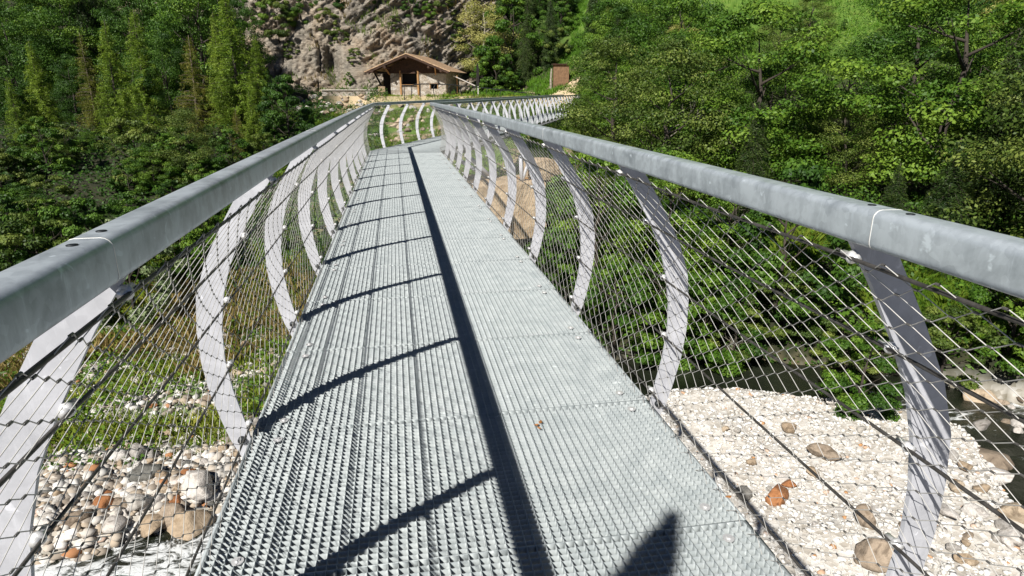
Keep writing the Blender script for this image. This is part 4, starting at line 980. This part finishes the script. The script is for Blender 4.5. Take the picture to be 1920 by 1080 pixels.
# spruce behind the camera on the sunny side: its tip throws the pointed shadow on the deck
tree('spire', 0.965-0.718*4.2, 1.93-0.895*4.2, 4.3-gz(-2.1, -1.9), 'near bank', 1.0, gz(-2.1, -1.9), 'tall dark spruce on the near bank beside the footbridge', 0.3)
random.seed(31)
for i, x in enumerate(np.arange(3.6, 19, 1.15)):
    y = float(np.interp(x, BX, BY))+random.uniform(0.0, 0.8); H = random.uniform(2.0, 3.4)
    if 11.2 < x < 13: H = 1.6
    tree(random.choice(['bush', 'bush2', 'bush3', 'bush']), x+random.uniform(-.3, .3), y, H, 'stream edge', random.uniform(0.8, 1.0))
for i in range(70):
    px = random.uniform(1060, 1960); Y = random.uniform(52, 84); tp = random.uniform(-60, 120)
    if 1440 < px < 1690 and random.random() < 0.75: continue
    tree_px(random.choice(['broad1', 'broad2', 'broad3', 'broad2', 'spruce', 'broad4']), px, tp, Y, 'hilltop wood', 0.95)
# dry leaves blown onto the deck
LM = simple('dry_leaf', (0.30, 0.12, 0.03), (0.45, 0.20, 0.06), 60, 0.8, 0, 0)
for i, (px, py) in enumerate([(1006, 797), (1013, 792), (1011, 803), (1366, 932)]):
    v_ = RT @ Vector(((px-960)/FPX, (540-py)/FPX, -1.0)); t_ = -EYE/v_.z; b = MB(); w_ = 0.011+0.003*(i % 2)
    b.add([(-w_*1.3, 0, 0.002), (0, -w_*0.7, 0.0), (w_*1.3, 0, 0.004), (0, w_*0.7, 0.001), (0, 0, 0.006)], [(0, 1, 4), (1, 2, 4), (2, 3, 4), (3, 0, 4)])
    o = b.build('dry_leaf', LM, None, False, (v_.x*t_, v_.y*t_, 0.001)); o.rotation_euler = (0, 0, i*1.1)
    tag(o, 'tiny dry orange leaf lying on the grating near the right deck edge' if i == 3 else 'tiny dry orange leaf in the little cluster on the grating right of the rail shadow', 'leaf', None if i == 3 else 'dry leaves on the deck')
# bare trees
def bare(seed):
    r_ = random.Random(seed); b = MB()
    def grow(P, D, L, r, dep):
        pts = [P]; d_ = D
        for i in range(4): d_ = (d_+Vector((r_.gauss(0, .18), r_.gauss(0, .18), r_.gauss(0.05, .12)))).normalized(); pts.append(pts[-1]+d_*L/4)
        b.tube(pts, [r, r*.85, r*.7, r*.55, r*.4], 5)
        if dep < 3:
            for q_ in (2, 3, 4, 4): grow(pts[q_], (d_+Vector((r_.gauss(0, .6), r_.gauss(0, .6), r_.gauss(0.1, .4)))).normalized(), L*0.6, r*0.45, dep+1)
    grow(Vector((0, 0, -0.2)), Vector((0, 0, 1)), 0.5, 0.014, 0); return b.mesh('branches', M_BARKLT, True)
BR = [bare(3), bare(8)]
for i, (px, py, Y, hh, lb) in enumerate([(1245, 268, 26, 3.0, 'bare pale branched tree above the right handrail near the bridge end'), (1400, 470, 21, 2.6, 'bare grey dead shrub low behind the right net'), (1420, 700, 15.2, 1.6, 'small leafless shrub at the shaded water edge'), (1890, 330, 19, 1.6, 'crooked bare branch sticking out at the right edge of the forest')]):
    P = at(px, py, Y); o = link('bare_tree', BR[i % 2], None, P); o.scale = (hh*1.3,)*3; o.rotation_euler = (0, 0.1, i*1.3); tag(o, lb, 'bare tree')
for px, p0, p1, Y, r_ in [(1308, 172, 262, 38, 0.09), (1672, 255, 315, 29, 0.06)]:
    b = MB(); A = at(px, p1, Y); B = at(px+2, p0, Y); b.tube([A-Vector((0, 0, 1.5)), A, (A+B)/2+Vector((0.05, 0, 0)), B], [r_*1.2, r_, r_*.9, r_*.6], 7)
    o = b.build('broken_stem_tree', M_BARKLT, None, True); tag(o, 'white mottled birch stem in front of dark foliage' if px < 1400 else 'thin pale broken stem among the right hand trees', 'dead tree')

# ground cover
ii = rng.integers(2, nw-2, 60000); jj = rng.integers(2, nu-2, 60000)
slp = (Yc[ii+2, jj]-Yc[ii-2, jj]); msk = (slp > 0.55) & (fbm(us[jj]*0.5, ws[ii]*0.5, 6.0, 3) > -0.05)
ii = ii[msk][:16000]; jj = jj[msk][:16000]; N_ = len(ii)
hh = rng.uniform(0.12, 0.5, N_); an = rng.uniform(0, 6.28, N_); B_ = np.stack([us[jj], Yc[ii, jj]-0.05, ws[ii]], 1); dx_ = np.stack([np.cos(an)*hh*0.12, np.sin(an)*hh*0.12, 0*hh], 1)
T2 = B_+np.stack([rng.normal(0, 0.12, N_), -0.3*hh+rng.normal(0, 0.05, N_), hh], 1); M2_ = B_*0.5+T2*0.5+dx_
tg = fbm(us[jj]*0.4, ws[ii]*0.4, 2.0, 2)
tag(link('cliff_grass', npmesh('cliff_grass', np.stack([B_-dx_, B_+dx_, M2_, T2], 1).reshape(-1, 3), np.arange(4*N_).reshape(-1, 4), [L_DRY, L_OLIVE], False, dict(tone=np.repeat(np.clip(0.35+0.3*tg, 0, 1), 4)), (tg > 0.0).astype(int))), 'dry and olive grass tufts growing on the ledges of the cliff', 'grass', None, 'stuff')
def cover(name, N, xr, yr, cond, size, asp, mat, label, cat, up=0.2, hgt=0.3, stand=False):
    X = rng.uniform(*xr, N*3); Y = rng.uniform(*yr, N*3); k = cond(X, Y); X = X[k][:N]; Y = Y[k][:N]; N = len(X)
    cl = vnoise(X*0.9, Y*0.9, 3.0); Z = ground(X, Y)
    if stand:
        h = size*rng.uniform(0.5, 1.4, N)*(1+0.5*cl); a = rng.uniform(0, 6.28, N); w = h*asp; lean = rng.normal(0, 0.35, (N, 2))*h[:, None]
        B = np.stack([X, Y, Z-0.02], 1); dx = np.stack([np.cos(a)*w, np.sin(a)*w, 0*w], 1); T = B+np.stack([lean[:, 0], lean[:, 1], h], 1); Mid = B+np.stack([lean[:, 0]*0.3, lean[:, 1]*0.3, h*0.55], 1)
        V = np.stack([B-dx*0.5, B+dx*0.5, Mid+dx*0.5, T], 1).reshape(-1, 3); F = np.arange(4*N).reshape(-1, 4); T_ = np.repeat(np.clip(0.5+0.3*cl+rng.normal(0, 0.15, N), 0, 1), 4)
    else:
        P = np.stack([X, Y, Z+hgt*rng.random(N)*(0.6+0.6*(cl > 0))], 1); D = np.tile([0, -0.2, 0.6], (N, 1)); V, F, T_ = leaves(P, D, size, asp, np.clip(0.45+0.3*cl+rng.normal(0, 0.15, N), 0, 1), up)
    o = link(name, npmesh(name, V, F, mat, False, dict(tone=T_))); tag(o, label, cat, None, 'stuff'); return o
def gb(X, Y): return Y-np.interp(X, BX, BY)
cover('bank_grass', 60000, (-16, -1.2), (12.3, 26), lambda X, Y: (gb(X, Y) < 4) & (rng.random(len(X)) < np.clip(((Y-12.2)/6+0.9*fbm(X*0.6, Y*0.6))*0.8, 0.01, 1)), 0.22, 0.10, L_GRASS, 'long green grass growing between the stones of the left bank', 'grass', stand=True)
cover('dry_grass', 16000, (-14, -1.5), (16, 23), lambda X, Y: (fbm(X*0.6+9, Y*0.6) > 0.1), 0.32, 0.08, L_DRY, 'yellow dry grass and weeds at the back of the left bank', 'grass', stand=True)
cover('bank_herbs', 14000, (-14, -1.2), (12.0, 24), lambda X, Y: (fbm(X*0.5+3, Y*0.5+8) > 0.22), 0.10, 0.6, L_GREEN, 'low leafy green weeds on the left bank', 'weeds', hgt=0.28)
cover('undergrowth_left', 100000, (-60, -0.5), (22, 66), lambda X, Y: gb(X, Y) > 0.5, 0.17, 0.55, L_DEEP, 'low leafy undergrowth covering the left slope', 'undergrowth', hgt=0.6)
cover('undergrowth_near', 50000, (3, 22), (8, 32), lambda X, Y: (gb(X, Y) > 0.05) & (gb(X, Y) < 14), 0.14, 0.55, L_DEEP, 'dark leafy undergrowth at the foot of the right bank', 'undergrowth', hgt=0.6)
cover('undergrowth_right', 90000, (4, 60), (-4, 56), lambda X, Y: gb(X, Y) > 0.6, 0.17, 0.55, L_GREEN, 'leafy undergrowth covering the right slope', 'undergrowth', hgt=0.7)
cover('bright_grass', 22000, (8.5, 17), (9, 22), lambda X, Y: (gb(X, Y) > 1.2) & (gb(X, Y) < 8) & (fbm(X*0.5+1, Y*0.5) > 0.0), 0.42, 0.06, L_LIME, 'bright lime green tall grass on the right bank above the stream', 'grass', stand=True)
cover('slope_grass', 60000, (-10, 12), (28, 56), lambda X, Y: (gb(X, Y) > 6) & (fbm(X*0.5, Y*0.5) > -0.15), 0.22, 0.10, L_LIME, 'green grass on the open slope below the hut', 'grass', stand=True)
cover('terrace_grass', 9000, (-2, 22), (54.5, 63), lambda X, Y: fbm(X*0.6, Y*0.6) > 0.15, 0.16, 0.12, L_GRASS, 'thin grass along the path in front of the hut', 'grass', stand=True)
cover('hillside_grass', 60000, (7, 30), (63, 82), lambda X, Y: fbm(X*0.4, Y*0.4) > -0.3, 0.30, 0.12, L_MEADOW, 'green grass on the hillside right of the hut', 'grass', stand=True)
cover('meadow_grass', 90000, (20, 90), (50, 120), lambda X, Y: X > 20, 0.35, 0.12, L_MEADOW, 'bright meadow grass high above the right forest', 'grass', stand=True)

# ---- labels that single each tree out
ORD = ['leftmost', 'second', 'third', 'fourth', 'fifth', 'sixth', 'seventh', 'eighth', 'ninth', 'tenth', 'eleventh', 'twelfth', 'thirteenth', 'fourteenth', 'fifteenth', 'sixteenth', 'seventeenth', 'eighteenth', 'nineteenth', 'twentieth']
ORD += ['twenty-first', 'twenty-second', 'twenty-third', 'twenty-fourth', 'twenty-fifth', 'twenty-sixth', 'twenty-seventh', 'twenty-eighth', 'twenty-ninth', 'thirtieth']+['%dth' % k for k in range(31, 90)]
CATN = {'broad1': 'tree', 'broad2': 'tree', 'broad3': 'tree', 'broad4': 'tree', 'birch': 'birch', 'bush': 'bush', 'bush2': 'bush', 'bush3': 'bush', 'sage': 'bush', 'larch': 'larch', 'larch2': 'larch', 'spruce': 'spruce', 'spire': 'spruce'}
buck = {}
for t_ in TREES:
    o, k, reg, x, y, H, lb = t_
    o['category'] = CATN[k]
    if lb: o['label'] = lb; continue
    if reg == 'right forest': reg2 = 'lower right forest' if bankdist(x, y) < 14 else ('middle right forest' if bankdist(x, y) < 28 else 'upper right forest')
    else: reg2 = reg
    o['group'] = '%ss of the %s' % (CATN[k] if CATN[k] not in ('birch', 'bush', 'larch') else CATN[k]+'e', reg2)
    px = proj((x, y, o.location.z+H*0.7)); buck.setdefault((k, reg2), []).append((px[0] if px else 9999, o))
for (k, reg), lst in buck.items():
    lst.sort(key=lambda t: t[0])
    for i, (px, o) in enumerate(lst):
        d_ = KIND[k][1]
        o['label'] = ('%s, %s on the %s' % (d_, 'only one of its kind', reg)) if len(lst) == 1 else ('%s, %s%s on the %s' % (d_, ORD[i], '' if i == 0 else ' from the left', reg))
